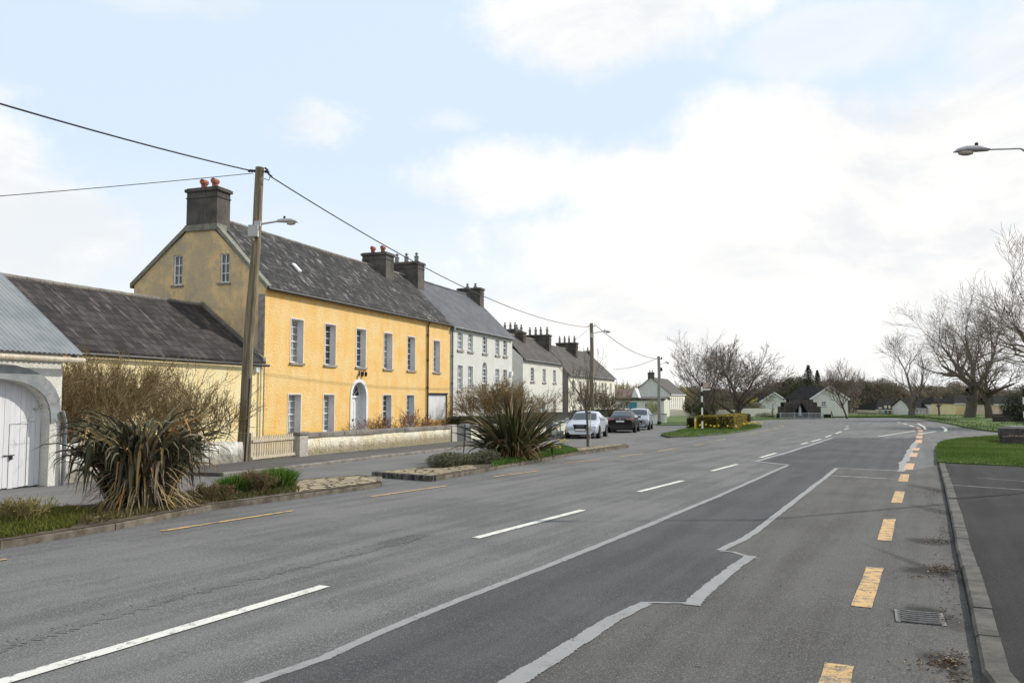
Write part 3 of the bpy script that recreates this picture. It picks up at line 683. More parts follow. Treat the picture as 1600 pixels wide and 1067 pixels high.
ff = [(idx[i, j], idx[i+1, j], idx[i+1, j+1], idx[i, j+1]) for j in range(GY) for i in range(GX)
      if all(inpoly(vv[q][0], vv[q][1], vf) for q in (idx[i, j], idx[i+1, j], idx[i+1, j+1], idx[i, j+1]))]
m.add(vv, ff); m.add([(p[0], p[1], p[2]-.012) for p in ring1], [tuple(range(n))])
struct(m.build('grass_verge', M_GRASS))
blades('grass', vf, 26000, .08, .2, M_BLADE, .0, 'green grass of the far verge under the bare trees', 'grass', 4, .05, zf=lambda x, y: mound(x, y)-.02)

# medians ---------------------------------------------------------
md1f = [Sg(-30, -10.6), at(0, 858), at(180, 828), at(330, 797), at(460, 780), at(560, 766), at(596, 760)]
md1b = [at(597, 752), at(560, 749), at(460, 757), at(150, 798), at(0, 808), Sg(-30, -8.2)]
md2f = [at(674, 752), at(760, 737), at(900, 711), at(982, 699)]
md2b = [at(975, 696.5), at(870, 707), at(720, 728), at(582, 745)]
m1 = MB(); p = md1f+md1b
m1.add([(q.x, q.y, gz(q.x, q.y)+.10) for q in p], [tuple(range(len(p)))])
struct(m1.build('median_soil', M_SOIL))
m1 = MB(); p = md2f+md2b; m1.add([(q.x, q.y, gz(q.x, q.y)+.10) for q in p], [tuple(range(len(p)))]); struct(m1.build('median_soil', M_SOIL))
kerb('kerb', md1f, .14, .095, M_MOSSKERB, 1, 1.9, 7); kerb('kerb', [md1f[-1]]+md1b, .10, .11, M_MOSSKERB, 1, 1.9, 8)
kerb('kerb', md2f+md2b[:1], .14, .095, M_MOSSKERB, 1, 1.9, 9); kerb('kerb', md2b, .10, .11, M_MOSSKERB, 1, 1.9, 10)
kerb('kerb', [md2b[-1]+Vector((-.02, -.02, 0)), md2f[0]+Vector((0, -.02, 0))], .16, .125, M_BLACKKERB, 1, .95, 11)
def pav(poly, seed, name='stone_paving'):
    return raised(name, poly, M_PAVE, .106)
def inset(a, b, k): return a.lerp(b, k)
pav([at(462, 777), at(560, 764), at(592, 759), at(593, 753), at(560, 750.5), at(470, 757.5), at(455, 770)], 1)
pav([at(600, 746.5), at(672, 749.5), at(745, 737), at(730, 729), at(720, 728.5), at(590, 745)], 2)
pav([at(905, 708), at(975, 698.5), at(968, 697.2), at(885, 706.5)], 3)
gm = [at(-40, 862), at(110, 836), at(150, 810), at(110, 803), at(-40, 812)]
blades('ground_cover', gm, 5200, .03, .10, attrmat('moss_grass', [(0, (.06, .075, .012)), (.6, (.14, .155, .03)), (1, (.25, .21, .07))], .9, .3), .10, 'low mossy grass at the near left end of the planted strip', 'ground cover', 5, .012)
gm2 = [at(110, 836), at(330, 795), at(470, 776), at(455, 760), at(330, 772), at(150, 800)]
blades('ground_cover', gm2, 5200, .03, .11, attrmat('strip_weed', [(0, (.055, .05, .02)), (.5, (.115, .115, .035)), (.8, (.20, .15, .07)), (1, (.33, .26, .15))], .9, .3), .10, 'weedy ground cover around the large drooping flax', 'ground cover', 6, .012)
gm3 = [at(768, 735), at(905, 709), at(880, 703), at(770, 722)]
blades('ground_cover', gm3, 4500, .05, .16, M_BRIGHT, .10, 'bright green low plants around the spiky dark flax', 'ground cover', 7, .02)
def drift(label, spots, dz, seed, sz):
    rr = random.Random(seed); m = MB()
    for (px, py, n, sx, sy) in spots:
        c = at(px, py)
        for _ in range(n):
            a0 = rr.gauss(0, 1); b0 = rr.gauss(0, 1); x = c.x+a0*sx+b0*sy*.45; y = c.y+b0*sy
            a = rr.uniform(0, pi); l = sz*rr.uniform(.3, 1.9); w = sz*rr.uniform(.12, .45); z = gz(x, y)+dz+rr.uniform(.001, .010); ca, sa = cos(a), sin(a); tz = rr.uniform(-.006, .006)
            m.add([(x-ca*l, y-sa*l, z-tz), (x+sa*w, y-ca*w, z), (x+ca*l, y+sa*l, z+tz), (x-sa*w, y+ca*w, z+.005)], ((0, 1, 2, 3),), rr.random()**1.3)
    return tag(m.build('leaf_litter', M_LITTER), label, 'leaf litter', kind='stuff')
def litter(poly, count, name, label, dz, seed, sz=.02):
    rr = random.Random(seed); m = MB(); x0 = min(p.x for p in poly); x1 = max(p.x for p in poly); y0 = min(p.y for p in poly); y1 = max(p.y for p in poly); k = 0; t = 0
    while k < count and t < count*30:
        t += 1; x = rr.uniform(x0, x1); y = rr.uniform(y0, y1)
        if not inpoly(x, y, poly): continue
        k += 1; a = rr.uniform(0, pi); l = sz*rr.uniform(.5, 2.2); w = sz*rr.uniform(.15, .5); z = gz(x, y)+dz+rr.uniform(.002, .014)
        ca, sa = cos(a), sin(a); tz = rr.uniform(-.008, .008)
        m.add([(x-ca*l, y-sa*l, z-tz), (x+sa*w, y-ca*w, z), (x+ca*l, y+sa*l, z+tz), (x-sa*w, y+ca*w, z+.006)], ((0, 1, 2, 3),), rr.random()**1.5)
    return tag(m.build(name, M_LITTER), label, 'leaf litter', kind='stuff')
drift('drifts of brown leaf litter lying against the right kerb', [(1472, 890, 230, .09, .13), (1448, 902, 60, .10, .05), (1483, 1035, 260, .07, .12), (1458, 1040, 70, .09, .06), (1500, 1060, 80, .04, .08), (1468, 845, 120, .09, .16), (1475, 832, 60, .04, .3), (1465, 768, 120, .08, .35), (1452, 770, 40, .15, .1), (1440, 962, 30, .16, .1), (1472, 968, 90, .05, .14), (1476, 900, 120, .05, .9), (1465, 800, 120, .06, 1.6)], .004, 1, .012)
litter([at(130, 832), at(330, 795), at(330, 775), at(170, 790)], 900, 'leaf_litter', 'dead pale leaf litter under the large drooping flax', .12, 5, .03)
litter([at(880, 905), at(1500, 905), at(1530, 1066), at(1000, 1066)], 70, 'leaf_litter', 'scattered crumbs of leaf on the near right lane', .006, 6, .006)

# ================================================================== HOUSES OF THE STREET
def sof(px, v=0.0):                                                 # distance along the fronts of a column of the photo
    k = (px-800)/FPX*1.001
    b0 = FO+V*v
    return (k*b0.y-b0.x)/(U.x-k*U.y)
# --- yellow house
L1 = 17.68
h = thing('yellow_house', 'long two-storey yellow house with dark lichen-streaked slate roof and arched white door', 'house', S(0, 0), RZ)
up = [(x, x+.86, 3.03, 4.80) for x in (1.73, 4.24, 6.91, 9.58, 12.17, 15.38)]
lo = [(x, x+.86, .14, 1.74) for x in (1.63, 4.20, 9.54, 12.11)]
door = (6.56, 7.86, -.45, 2.33, .66); gar = (14.72, 17.30, .40, 1.80)
m = MB(); panel(m, front, 0, L1, -1.2, lambda x: 5.95, up+lo+[door[:4], gar]); spandrel(m, front, door)
m.quad((L1, 0, -1.2), (L1, 6.4, -1.2), (L1, 6.4, 6.3), (L1, 0, 5.95)); m.quad((0, 6.4, -1.2), (L1, 6.4, -1.2), (L1, 6.4, 6.3), (0, 6.4, 6.3))
m.box(0, L1, -.05, 0, 5.72, 5.86); m.build('wall', M_YWALL, h)
gside = lambda y, z, d: (d, y, z)
gt = lambda y: 5.95+(9.0-5.95)/3.05*y if y < 3.05 else 9.0-(9.0-6.3)/3.35*(y-3.05)
gw = [(1.70, 2.14, 6.12, 7.28), (3.98, 4.42, 6.12, 7.34)]
m = MB(); panel(m, gside, 0, 6.4, -1.2, gt, gw, (3.05,)); m.build('gable_wall', M_GABLE, h)
for w in gw: window(h, gside, w, .10, 2, 3, glass=M_GLASS, rev=M_GABLE, band=None, fw=.045, bar=.03, sillh=.07)
for w in up: window(h, front, w, .26, 2, 6, band=M_BANDP, bw=.06, glass=M_GLASSL)
for i, w in enumerate(lo): window(h, front, w, .26, 2, 6, band=M_BANDP, bw=.06, rev=M_BLUEREV if i > 1 else M_PPAINT)
m = MB(); m.box(-.025, 0, .02, .30, 1.2, 5.6); m.box(.0, .035, -.02, 0, -.5, 3.0); m.build('corner_strip', M_SILL, h)
# door
x0, x1 = door[0], door[1]; zs = door[3]-door[4]
m = MB(); tbox(m, front, x0+.06, x1-.06, -.45, zs-.06, .34, .40)
for (a, b, c, d_) in [(.16, .54, .0, .55), (.74, 1.12, .0, .55), (.16, .54, .68, 1.5), (.74, 1.12, .68, 1.5)]:
    tbox(m, front, x0+a, x0+b, c-.05, d_-.05, .325, .345)
dd = m.build('door', M_WPAINT, h)
m = MB(); m.tube([(x0+.64, .33, .62), (x0+.64, .28, .60), (x0+.64, .28, .52)], .025, 6); tbox(m, front, x0+.56, x0+.72, .52, .62, .318, .325); m.build('door_knocker', M_IRON, dd)
m = MB(); tbox(m, front, x0, x1, zs-.06, zs+.04, .28, .40); tbox(m, front, x0, x0+.06, -.45, zs-.06, .3, .4); tbox(m, front, x1-.06, x1, -.45, zs-.06, .3, .4)
ps = arc(door, 12); c = (x0+x1)/2
for k in range(1, 6):
    an = pi*k/6; m.tube([(c+.18*cos(an), .35, zs+.18*sin(an)), (c+.60*cos(an), .35, zs+.60*sin(an))], .016, 4)
m.tube([(c-.18*cos(pi*i/8)*-1, .35, zs+.18*sin(pi*i/8)) for i in range(9)], .016, 4)
for a, b in zip(ps[:-1], ps[1:]): m.tube([(a[0], .35, a[1]), (b[0], .35, b[1])], .04, 4)
fl = m.build('fanlight', M_WPAINT, h); m = MB(); m.add([(a, .38, z) for a, z in ps], [tuple(range(len(ps)))]); m.build('pane', M_GLASS, fl)
m = MB(); reveal(m, front, door, .36); m.build('door_reveal', M_BLUEREV, h)
m = MB(); po = arc((x0-.16, x1+.16, -.5, door[3]+.16, door[4]+.16), 14); pi_ = arc(door, 14)
for i in range(14):
    a, b, cc, d_ = po[i], po[i+1], pi_[i+1], pi_[i]
    m.hexa([(a[0], -.03, a[1]), (b[0], -.03, b[1]), (cc[0], -.03, cc[1]), (d_[0], -.03, d_[1]), (a[0], .02, a[1]), (b[0], .02, b[1]), (cc[0], .02, cc[1]), (d_[0], .02, d_[1])])
tbox(m, front, x0-.16, x0, -.5, zs, -.03, .02); tbox(m, front, x1, x1+.16, -.5, zs, -.03, .02); m.build('door_surround', M_WPAINT, h)
for dx in (-.05, .32):
    m = MB(); m.box(7.20+dx, 7.28+dx, -.03, 0, 2.62, 2.86); m.tube([(7.24+dx, 0, 2.84), (7.24+dx, -.13, 2.86), (7.24+dx, -.15, 2.80)], .014, 5)
    m.lathe([(.02, .1), (.07, .06), (.06, -.10), (.03, -.12)], 8, (7.24+dx, -.15, 2.72)); m.build('door_lantern', M_IRON, h)
for a, b in ((gar[0], 16.01), (16.015, gar[1])):
    m = MB(); tbox(m, front, a+.01, b-.005, -.4, gar[3]-.02, .08, .12)
    for k in range(1, 7): x = a+(b-a)*k/7; tbox(m, front, x-.004, x+.004, -.4, gar[3]-.03, .074, .08)
    m.build('garage_door', M_GARW, h)
m = MB(); reveal(m, front, gar, .15); m.build('garage_reveal', M_GUTG, h)
m = MB(); tbox(m, front, gar[0]-.05, gar[1]+.05, gar[3], gar[3]+.07, -.03, .05); m.build('garage_lintel', M_IRON, h)
roof(h, L1, 0, 3.05, 6.4, 5.95, 8.87, 6.3, M_SLATE1, over=.14, ends=(.05, .0))
m = MB()                                                            # raised verge along the gable
for (ya, za, yb_, zb_) in [(-.12, 5.86, 2.32, 8.36), (3.78, 8.42, 6.55, 6.20)]:
    m.hexa([(-.08, ya, za-.10), (.22, ya, za-.10), (.22, yb_, zb_-.10), (-.08, yb_, zb_-.10), (-.08, ya, za+.10), (.22, ya, za+.10), (.22, yb_, zb_+.10), (-.08, yb_, zb_+.10)])
m.box(-.10, .5, 2.26, 3.84, 8.26, 8.50); m.build('gable_coping', simple('mossy_coping', (.17, .17, .13), (.25, .245, .20), 5, .9), h)
chimney(h, -.075, .72, 2.30, 3.78, 8.30, 10.0, (.30, .66), potm=M_TERRA, hood=True, poth=.30, pr=.12)
chimney(h, 14.0, 14.95, 2.30, 3.80, 8.2, 9.72, (.30, .72), potm=M_TERRA, hood=True, poth=.30, pr=.12)
m = MB(); m.tube([(-.1, -.20, 5.80), (L1-.05, -.20, 5.78)], .06, 8); m.build('gutter', M_IRON, h)
m = MB(); m.tube([(14.52, -.20, 5.78), (14.52, -.07, 5.55), (14.52, -.07, -.5)], .05, 8)
for z in (.6, 2.1, 3.6, 5.0): m.tube([(14.52, -.07, z), (14.52, -.07, z+.09)], .065, 8)
m.build('downpipe', M_GUTB, h)
m = MB(); m.hexa([(3.7, 1.05, 7.04), (3.95, 1.05, 7.04), (3.95, 1.40, 7.38), (3.7, 1.40, 7.38), (3.7, 1.01, 7.11), (3.95, 1.01, 7.11), (3.95, 1.36, 7.45), (3.7, 1.36, 7.45)]); m.build('rooflight', M_WPAINT, h)
# --- grey white house
L2 = 28.62-17.69
h = thing('grey_house', 'grey-white pebbledashed house with smooth grey slate roof right of the yellow house', 'house', S(17.70, 0), RZ)
up = [(x-17.7, x-17.7+.78, 4.47, 5.60) for x in (18.80, 20.42, 22.88, 25.22, 26.76)]
lo = [(1.10, 1.88, 2.05, 3.55), (2.74, 3.52, 2.05, 3.55), (7.52, 8.3, 2.55, 3.53), (9.06, 9.84, 2.55, 3.53)]
ar = (5.14, 6.0, 2.5, 3.9, .42)
m = MB(); panel(m, front, 0, L2, -1.4, lambda x: 5.86, up+lo+[ar[:4]]); spandrel(m, front, ar)
gt2 = lambda y: 5.86+(8.87-5.86)/3.05*y if y < 3.05 else 8.87-(8.87-5.9)/3.3*(y-3.05)
panel(m, lambda y, z, d: (L2-d, y, z), 0, 6.3, -1.4, gt2, [], (3.05,)); panel(m, lambda y, z, d: (d, y, z), 0, 6.3, -1.4, gt2, [], (3.05,)); m.quad((0, 6.3, -1.4), (L2, 6.3, -1.4), (L2, 6.3, 5.9), (0, 6.3, 5.9))
m.build('wall', M_H2, h)
for w in up+lo: window(h, front, w, .12, 2, 4, glass=M_GLASSL, band=M_WPAINT, bw=.03, fw=.06, bar=.03, rev=M_WPAINT, sillh=.13)
window(h, front, ar, .12, 2, 4, glass=M_GLASSL, rev=M_WPAINT, fw=.06, bar=.03, band=M_WPAINT, bw=.03)
roof(h, L2, 0, 3.05, 6.3, 5.86, 8.87, 5.9, M_SLATE2, over=.14, ends=(0, .12), ridge=M_SLATE2)
chimney(h, .15, 1.05, 2.2, 4.2, 8.1, 9.78, (.16, .5, .82)); chimney(h, L2-.75, L2-.02, 2.15, 3.9, 8.1, 9.45, (.3, .65), poth=.18)
m = MB(); m.tube([(0, -.20, 5.74), (L2, -.20, 5.72)], .055, 8); m.build('gutter', M_GUTG, h)
m = MB(); m.tube([(.14, -.20, 5.74), (.14, -.08, 5.5), (.14, -.08, -1)], .06, 8); m.box(.03, .25, -.25, -.02, 5.55, 5.8)
for z in (.8, 2.4, 4.0): m.tube([(.14, -.08, z), (.14, -.08, z+.1)], .078, 8)
m.build('downpipe', M_GUTG, h)
m = MB(); m.box(10.35, 10.72, -.16, -.0, 3.15, 3.45); m.build('alarm_box', M_WPAINT, h)
# --- third house
L3 = 41.6-31.02; h = thing('white_house', 'off-white house with three upper windows, grey end wall and broad four-pot chimney', 'house', S(31.02, 0), RZ)
up = [(x-31.02, x-31.02+.85, 2.82, 3.86) for x in (32.86, 35.90, 38.78)]; lo = [(x-31.02, x-31.02+.85, .2, 1.35) for x in (32.86, 38.78)]; dr = (4.75, 5.6, -.85, 1.3, .4)
m = MB(); panel(m, front, 0, L3, -1.5, lambda x: 4.52, up+lo+[dr[:4]]); spandrel(m, front, dr); m.build('wall', M_H3, h)
gt3 = lambda y: 4.52+(6.5-4.52)/2.2*y if y < 2.2 else 6.5-(6.5-4.5)/3.3*(y-2.2)
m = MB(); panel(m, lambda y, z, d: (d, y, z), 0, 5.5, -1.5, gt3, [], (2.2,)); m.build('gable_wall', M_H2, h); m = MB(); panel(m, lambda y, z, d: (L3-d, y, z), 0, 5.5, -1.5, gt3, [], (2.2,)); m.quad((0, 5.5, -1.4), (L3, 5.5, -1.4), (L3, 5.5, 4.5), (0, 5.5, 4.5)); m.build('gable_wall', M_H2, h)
for w in up+lo: window(h, front, w, .12, 2, 4, glass=M_GLASSL, fw=.05, sillh=.13, rev=M_H3)
m = MB(); tbox(m, front, dr[0], dr[1], dr[2], .9, .15, .2); m.build('door', M_TEAL, h)
m = MB(); tbox(m, front, dr[0], dr[1], .9, dr[3], .16, .2); m.build('fanlight', M_GLASS, h)
m = MB(); reveal(m, front, dr, .2); m.build('door_reveal', M_WPAINT, h)
roof(h, L3, 0, 2.2, 5.5, 4.52, 6.5, 4.5, M_SLATE3, over=.16, ends=(.1, .12), xr0=1.6)
m = MB(); m.hexa([(L3-.06, -.16, 4.42), (L3+.14, -.16, 4.42), (L3+.14, 2.2, 6.6), (L3-.06, 2.2, 6.6), (L3-.06, -.16, 4.52), (L3+.14, -.16, 4.52), (L3+.14, 2.2, 6.70), (L3-.06, 2.2, 6.70)]); m.build('verge', M_COPE, h)
chimney(h, L3-.75, L3-.08, .95, 3.05, 5.4, 6.98, (.13, .4, .62, .87), poth=.5, pr=.11)
cx_ = sof(808.5, 2.0)-31.02; chimney(h, cx_, cx_+.65, 1.5, 2.45, 5.4, 6.85, (.3, .7), poth=.4, pr=.11); cx_ = sof(795.5, 3.8)-31.02; chimney(h, max(.05, cx_), max(.05, cx_)+.65, 3.1, 4.5, 4.6, 7.35, (.2, .5, .85), poth=.4, pr=.11)
m = MB(); m.tube([(0, -.2, 4.38), (L3, -.2, 4.38)], .05, 6); m.build('gutter', M_GUTG, h)
# --- fourth house row
L4 = 62.5-43.5; h = thing('cream_house', 'long cream house behind the bare sapling with dark grey end wall', 'house', S(43.5, 0), RZ)
up = [(sof(q)-43.5-.4, sof(q)-43.5+.4, 2.0, 3.1) for q in (895.5, 907, 919, 930.5, 941, 946, 954)]; up = [u_ for u_ in up]
lo = [(sof(q)-43.5-.4, sof(q)-43.5+.4, -.3, .8) for q in (895.5, 907, 930.5, 945)]
m = MB(); panel(m, front, 0, L4, -1.8, lambda x: 3.69, up+lo); m.build('wall', M_H4, h)
gt4 = lambda y: 3.69+(6.4-3.69)/2.9*y if y < 2.9 else 6.4-(6.4-3.7)/3.1*(y-2.9)
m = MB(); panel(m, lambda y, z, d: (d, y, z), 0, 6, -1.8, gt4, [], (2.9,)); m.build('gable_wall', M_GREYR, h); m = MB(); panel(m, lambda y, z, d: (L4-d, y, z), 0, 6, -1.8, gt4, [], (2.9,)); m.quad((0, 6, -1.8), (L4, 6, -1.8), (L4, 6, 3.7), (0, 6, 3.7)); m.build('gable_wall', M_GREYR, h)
for w in up+lo: window(h, front, w, .10, 2, 3, glass=M_GLASSL, fw=.06, sillh=.13, rev=M_H4)
roof(h, L4, 0, 2.9, 6, 3.69, 6.4, 3.7, M_SLATE3, over=.16, ends=(.1, .1))
chimney(h, 9.9, 10.6, 1.9, 4.0, 5.6, 7.1, (.13, .4, .62, .87), poth=.5, pr=.11); chimney(h, 18.3, 18.8, 2.5, 3.3, 5.8, 6.7, (.5,), poth=.25, pr=.1)
m = MB(); m.tube([(0, -.2, 3.55), (L4, -.2, 3.55)], .05, 6); m.build('gutter', M_GUTG, h)
# --- outhouse joined to the yellow house
h = thing('outhouse', 'low pale yellow outhouse with long sagging brown slate roof left of the yellow house', 'outhouse', S(-12.6, 0), RZ)
LO = 12.58
m = MB(); panel(m, front, 0, LO, -1.0, lambda x: 3.0, [(3.2, 4.1, .2, 1.5)]); m.quad((0, 0, -1), (0, 5.6, -1), (0, 5.6, 3.1), (0, 0, 3.0)); m.add([(0, 0, 3.0), (0, 2.89, 5.15), (0, 5.6, 3.1)], [(0, 1, 2)]); m.quad((0, 5.6, -1), (LO, 5.6, -1), (LO, 5.6, 3.1), (0, 5.6, 3.1)); m.build('wall', M_OUTW, h)
window(h, front, (3.2, 4.1, .2, 1.5), .15, 2, 2, glass=M_GLASS)
roof(h, LO, 0, 2.89, 5.6, 3.0, 5.19, 3.1, M_SLATE0, over=.12, ends=(.02, -.02))
m = MB(); m.hexa([(LO-.16, -.10, 2.98), (LO-.005, -.10, 2.98), (LO-.005, 2.89, 5.24), (LO-.16, 2.89, 5.24), (LO-.16, -.10, 3.12), (LO-.005, -.10, 3.12), (LO-.005, 2.89, 5.40), (LO-.16, 2.89, 5.40)]); m.build('flashing', M_COPE, h)
m = MB(); m.tube([(.3, -.17, 2.88), (LO+.1, -.17, 2.84)], .05, 8); m.build('gutter', M_IRON, h)
m = MB(); m.tube([(LO-.25, -.08, 2.84), (LO-.25, -.07, -.5)], .04, 8); m.build('downpipe', M_OUTW, h)
m = MB(); m.box(LO-.62, LO-.40, -.13, 0, 2.58, 2.80); m.build('meter_box', M_WPAINT, h)
# --- shed with the arched doors
h = thing('coach_shed', 'white shed with corrugated grey roof and arched white double doors at the left edge', 'shed', S(-20.5, -4.47), RZ)
LS = 20.5-13.15; dr = (20.5-16.6, 20.5-13.42, -.75, 2.02, .93, 2.7)
m = MB(); panel(m, front, 0, LS, -1.0, lambda x: 2.68, [dr[:4]]); spandrel(m, front, dr)
gts = lambda y: 2.68+.755*y if y < 2.9 else 2.68+.755*(5.8-y)
panel(m, lambda y, z, d: (LS-d, y, z), 0, 5.8, -1.0, gts, [], (2.9,)); panel(m, lambda y, z, d: (d, y, z), 0, 5.8, -1.0, gts, [], (2.9,)); m.quad((0, 5.8, -1), (LS, 5.8, -1), (LS, 5.8, 2.68), (0, 5.8, 2.68)); m.build('wall', M_WHWALL, h)
m = MB(); reveal(m, front, dr, .30); m.build('door_reveal', M_WHWALL, h)
m = MB(); po = arc((dr[0]-.30, dr[1]+.24, 0, dr[3]+.30, dr[4]+.22, 2.7), 20); pn = arc(dr, 20)
for i in range(20):
    a, b, cc, d_ = po[i], po[i+1], pn[i+1], pn[i]
    m.hexa([(a[0], -.035, a[1]), (b[0], -.035, b[1]), (cc[0], -.035, cc[1]), (d_[0], -.035, d_[1]), (a[0], .02, a[1]), (b[0], .02, b[1]), (cc[0], .02, cc[1]), (d_[0], .02, d_[1])])
m.build('arch_band', M_GREYBAND, h)
def archz(x): 
    c = (dr[0]+dr[1])/2; r = (dr[1]-dr[0])/2; q = max(0, 1-abs((x-c)/r)**2.7); return dr[3]-dr[4]+dr[4]*q**(1/2.7)
mid = (dr[0]+dr[1])/2
for (a, b) in ((dr[0]+.01, mid-.004), (mid+.004, dr[1]-.01)):
    m = MB(); n = 13
    for k in range(n):
        xa = a+(b-a)*k/n+.0022; xb = a+(b-a)*(k+1)/n-.0022; dz = ((k*37) % 7)*.004
        za, zb_ = archz(xa), archz(xb); d0 = .24+((k*13) % 3)*.002
        m.hexa([(xa, d0, -.20+dz), (xb, d0, -.20+dz), (xb, d0+.04, -.20+dz), (xa, d0+.04, -.20+dz), (xa, d0, za), (xb, d0, zb_), (xb, d0+.04, zb_), (xa, d0+.04, za)])
    m.box(a, b, .284, .30, -.2, 1.1)
    dd = m.build('shed_door', M_DOORW, h)
m = MB(); wx0, wx1 = dr[1]-.74, dr[1]-.33
m.box(wx0, wx0+.004, .232, .24, -.18, 1.10); m.box(wx1, wx1+.005, .232, .24, -.18, 1.10); m.box(wx0, wx1, .232, .24, 1.095, 1.10); m.build('wicket_gap', M_GUTG, dd)
m = MB(); m.tube([(wx0-.12, .22, .47), (wx0+.12, .22, .47)], .012, 6); m.box(wx0+.02, wx0+.07, .20, .23, .38, .47); m.build('bolt', M_IRON, dd)
m = MB(); m.tube([(dr[1]-1.52, -.04, 2.30), (dr[1]-1.52, -.10, 2.28), (dr[1]-1.52, -.10, 2.14)], .014, 6); m.build('iron_hook', M_IRON, h)
m = MB(); N = 260; xa, xb = -.2, LS+.32
for sgn in (0, 1):
    vs = []
    for i in range(N+1):
        x = xa+(xb-xa)*i/N; dz = .014*cos(i*pi/2.0)
        if sgn == 0: pts = [(x, -.22, 2.68-.22*.755+.05+dz), (x, 2.9, 2.68+2.9*.755+.05+dz)]
        else: pts = [(x, 2.9, 2.68+2.9*.755+.05+dz), (x, 6.0, 2.68-.2*.755+.05+dz)]
        vs += pts
    m.add(vs, [(2*i, 2*i+2, 2*i+3, 2*i+1) for i in range(N)])
m.tube([(xa, 2.9, 4.92), (xb, 2.9, 4.92)], .10, 8); m.build('roof', M_TIN, h)
m = MB(); m.hexa([(xb-.14, -.2, 2.40), (xb-.10, -.2, 2.40), (xb-.10, 2.9, 4.74), (xb-.14, 2.9, 4.74), (xb-.14, -.2, 2.54), (xb-.10, -.2, 2.54), (xb-.10, 2.9, 4.90), (xb-.14, 2.9, 4.90)]); m.build('bargeboard', M_GUTG, h)
m = MB(); m.tube([(-.1, -.27, 2.45), (LS+.3, -.27, 2.43)], .06, 8); m.build('gutter', M_PICKET, h)
m = MB(); m.tube([(LS-.03, -.07, 1.35), (LS+.05, -.07, 1.1), (LS+.05, -.07, -.4)], .045, 8); m.build('downpipe', M_GUTG, h)

# --- garden walls, gates
def gwall(name, label, s0, v0, s1, v1, h0, h1, t, mat, cope=None, coph=.10, n=14, rough=0.0, seed=1, base=-.3, cat='wall', bump=.02):
    a, b = Sg(s0, v0), Sg(s1, v1); d = (b-a); Lw = Vector((d.x, d.y)).length; ang = atan2(d.y, d.x)
    th_ = thing(name, label, cat, a, ang); rr = random.Random(seed); m = MB(); K = MB()
    dzz = d.z
    def ht(u): return h0+(h1-h0)*u
    N = max(n, int(Lw/.25)); vs = []
    ks = [rr.uniform(-rough, rough) for _ in range(N+1)]
    for i in range(N+1):
        u = i/N; x = Lw*u; g_ = dzz*u; top = g_+ht(u)+ks[i]; j = rr.uniform(-rough, rough)*.6
        vs += [(x, j, g_+base), (x, j+rr.uniform(-rough, rough)*.5, g_+ht(u)*.5), (x, .02+j, top), (x, t, top), (x, t, g_+base)]
    fs = []
    for i in range(N):
        for k in range(4): fs.append((i*5+k, (i+1)*5+k, (i+1)*5+k+1, i*5+k+1))
    fs += [(0, 1, 2, 3, 4), tuple(N*5+q for q in (4, 3, 2, 1, 0))]
    m.add(vs, fs); m.build('wall_body', mat, th_)
    if cope:
        k = max(3, int(Lw/.75))
        for i in range(k):
            u0, u1 = i/k, (i+1)/k; x0_, x1_ = Lw*u0+.006, Lw*u1-.006; j = rr.uniform(-.02, .02)*(.0 if rough == 0 else 1)
            z0_, z1_ = dzz*u0+ht(u0), dzz*u1+ht(u1)
            K.hexa([(x0_, -.05+j, z0_), (x1_, -.05+j, z1_), (x1_, t+.05, z1_), (x0_, t+.05, z0_), (x0_, -.04+j, z0_+coph), (x1_, -.04+j, z1_+coph), (x1_, t+.04, z1_+coph+.02), (x0_, t+.04, z0_+coph+.02)])
        K.build('coping', cope, th_)
    return th_
def wp(px, py): return toS(at(px, py))
gwall('garden_wall', 'low white rubble wall between the shed and the wooden utility pole', -12.9, -4.25, -6.55, -4.1, .86, .62, .32, M_RUBBLE, None, n=30, rough=.05, seed=3)
m = MB()
gwall('garden_wall', 'long low boundary wall with yellow stained render and grey coping before the yellow house', -3.55, -4.25, 8.0, -4.30, .68, .70, .30, M_YBOUND, M_COPE, .11, rough=.018, seed=4)
t = thing('stone_pier', 'rough pale stone pier at the right of the wooden picket fence', 'pier', Sg(-4.0, -4.32), RZ)
m = MB(); m.cbox(0, .48, 0, .36, -.3, .78, .03); m.build('pier_body', M_STONEP, t, bevel=.015); m = MB(); m.cbox(-.04, .50, -.04, .40, .78, .86, .02); m.build('pier_cap', M_COPE, t)
t = thing('picket_gate', 'weathered wooden picket gate between the utility pole and the stone pier', 'gate', Sg(-6.25, -4.18), RZ)
rr = random.Random(4); Lg = 2.15
for i in range(18):
    m = MB(); x = .06+i*(Lg-.16)/17; hh = .80+rr.uniform(-.015, .02)-(-.02*i/17); w = .038
    m.hexa([(x-w, 0, .07), (x+w, 0, .07), (x+w, .02, .07), (x-w, .02, .07), (x-w, 0, hh-.05), (x+w, 0, hh-.05), (x+w, .02, hh-.05), (x-w, .02, hh-.05)])
    m.add([(x-w, 0, hh-.05), (x+w, 0, hh-.05), (x, 0, hh), (x-w, .02, hh-.05), (x+w, .02, hh-.05), (x, .02, hh)], [(0, 1, 2), (5, 4, 3), (1, 4, 5, 2), (0, 2, 5, 3)])
    m.build('picket', M_PICKET, t)
for z in (.12, .62):
    m = MB(); m.box(0, Lg, -.045, -.002, z, z+.08); m.build('rail', M_PICKET, t)
m = MB(); m.box(-.04, .04, -.01, .09, -.1, .9); m.build('gate_post', M_PICKET, t)
s0, v0 = 8.05, -4.35
t = thing('stone_pier', 'pale two-block stone gate pier at the end of the yellow stained wall', 'pier', Sg(s0, v0), RZ); m = MB(); m.cbox(0, .55, 0, .38, -.3, .45, .01); m.cbox(.01, .54, .01, .37, .46, .84, .02); m.build('pier_body', M_STONEP, t)
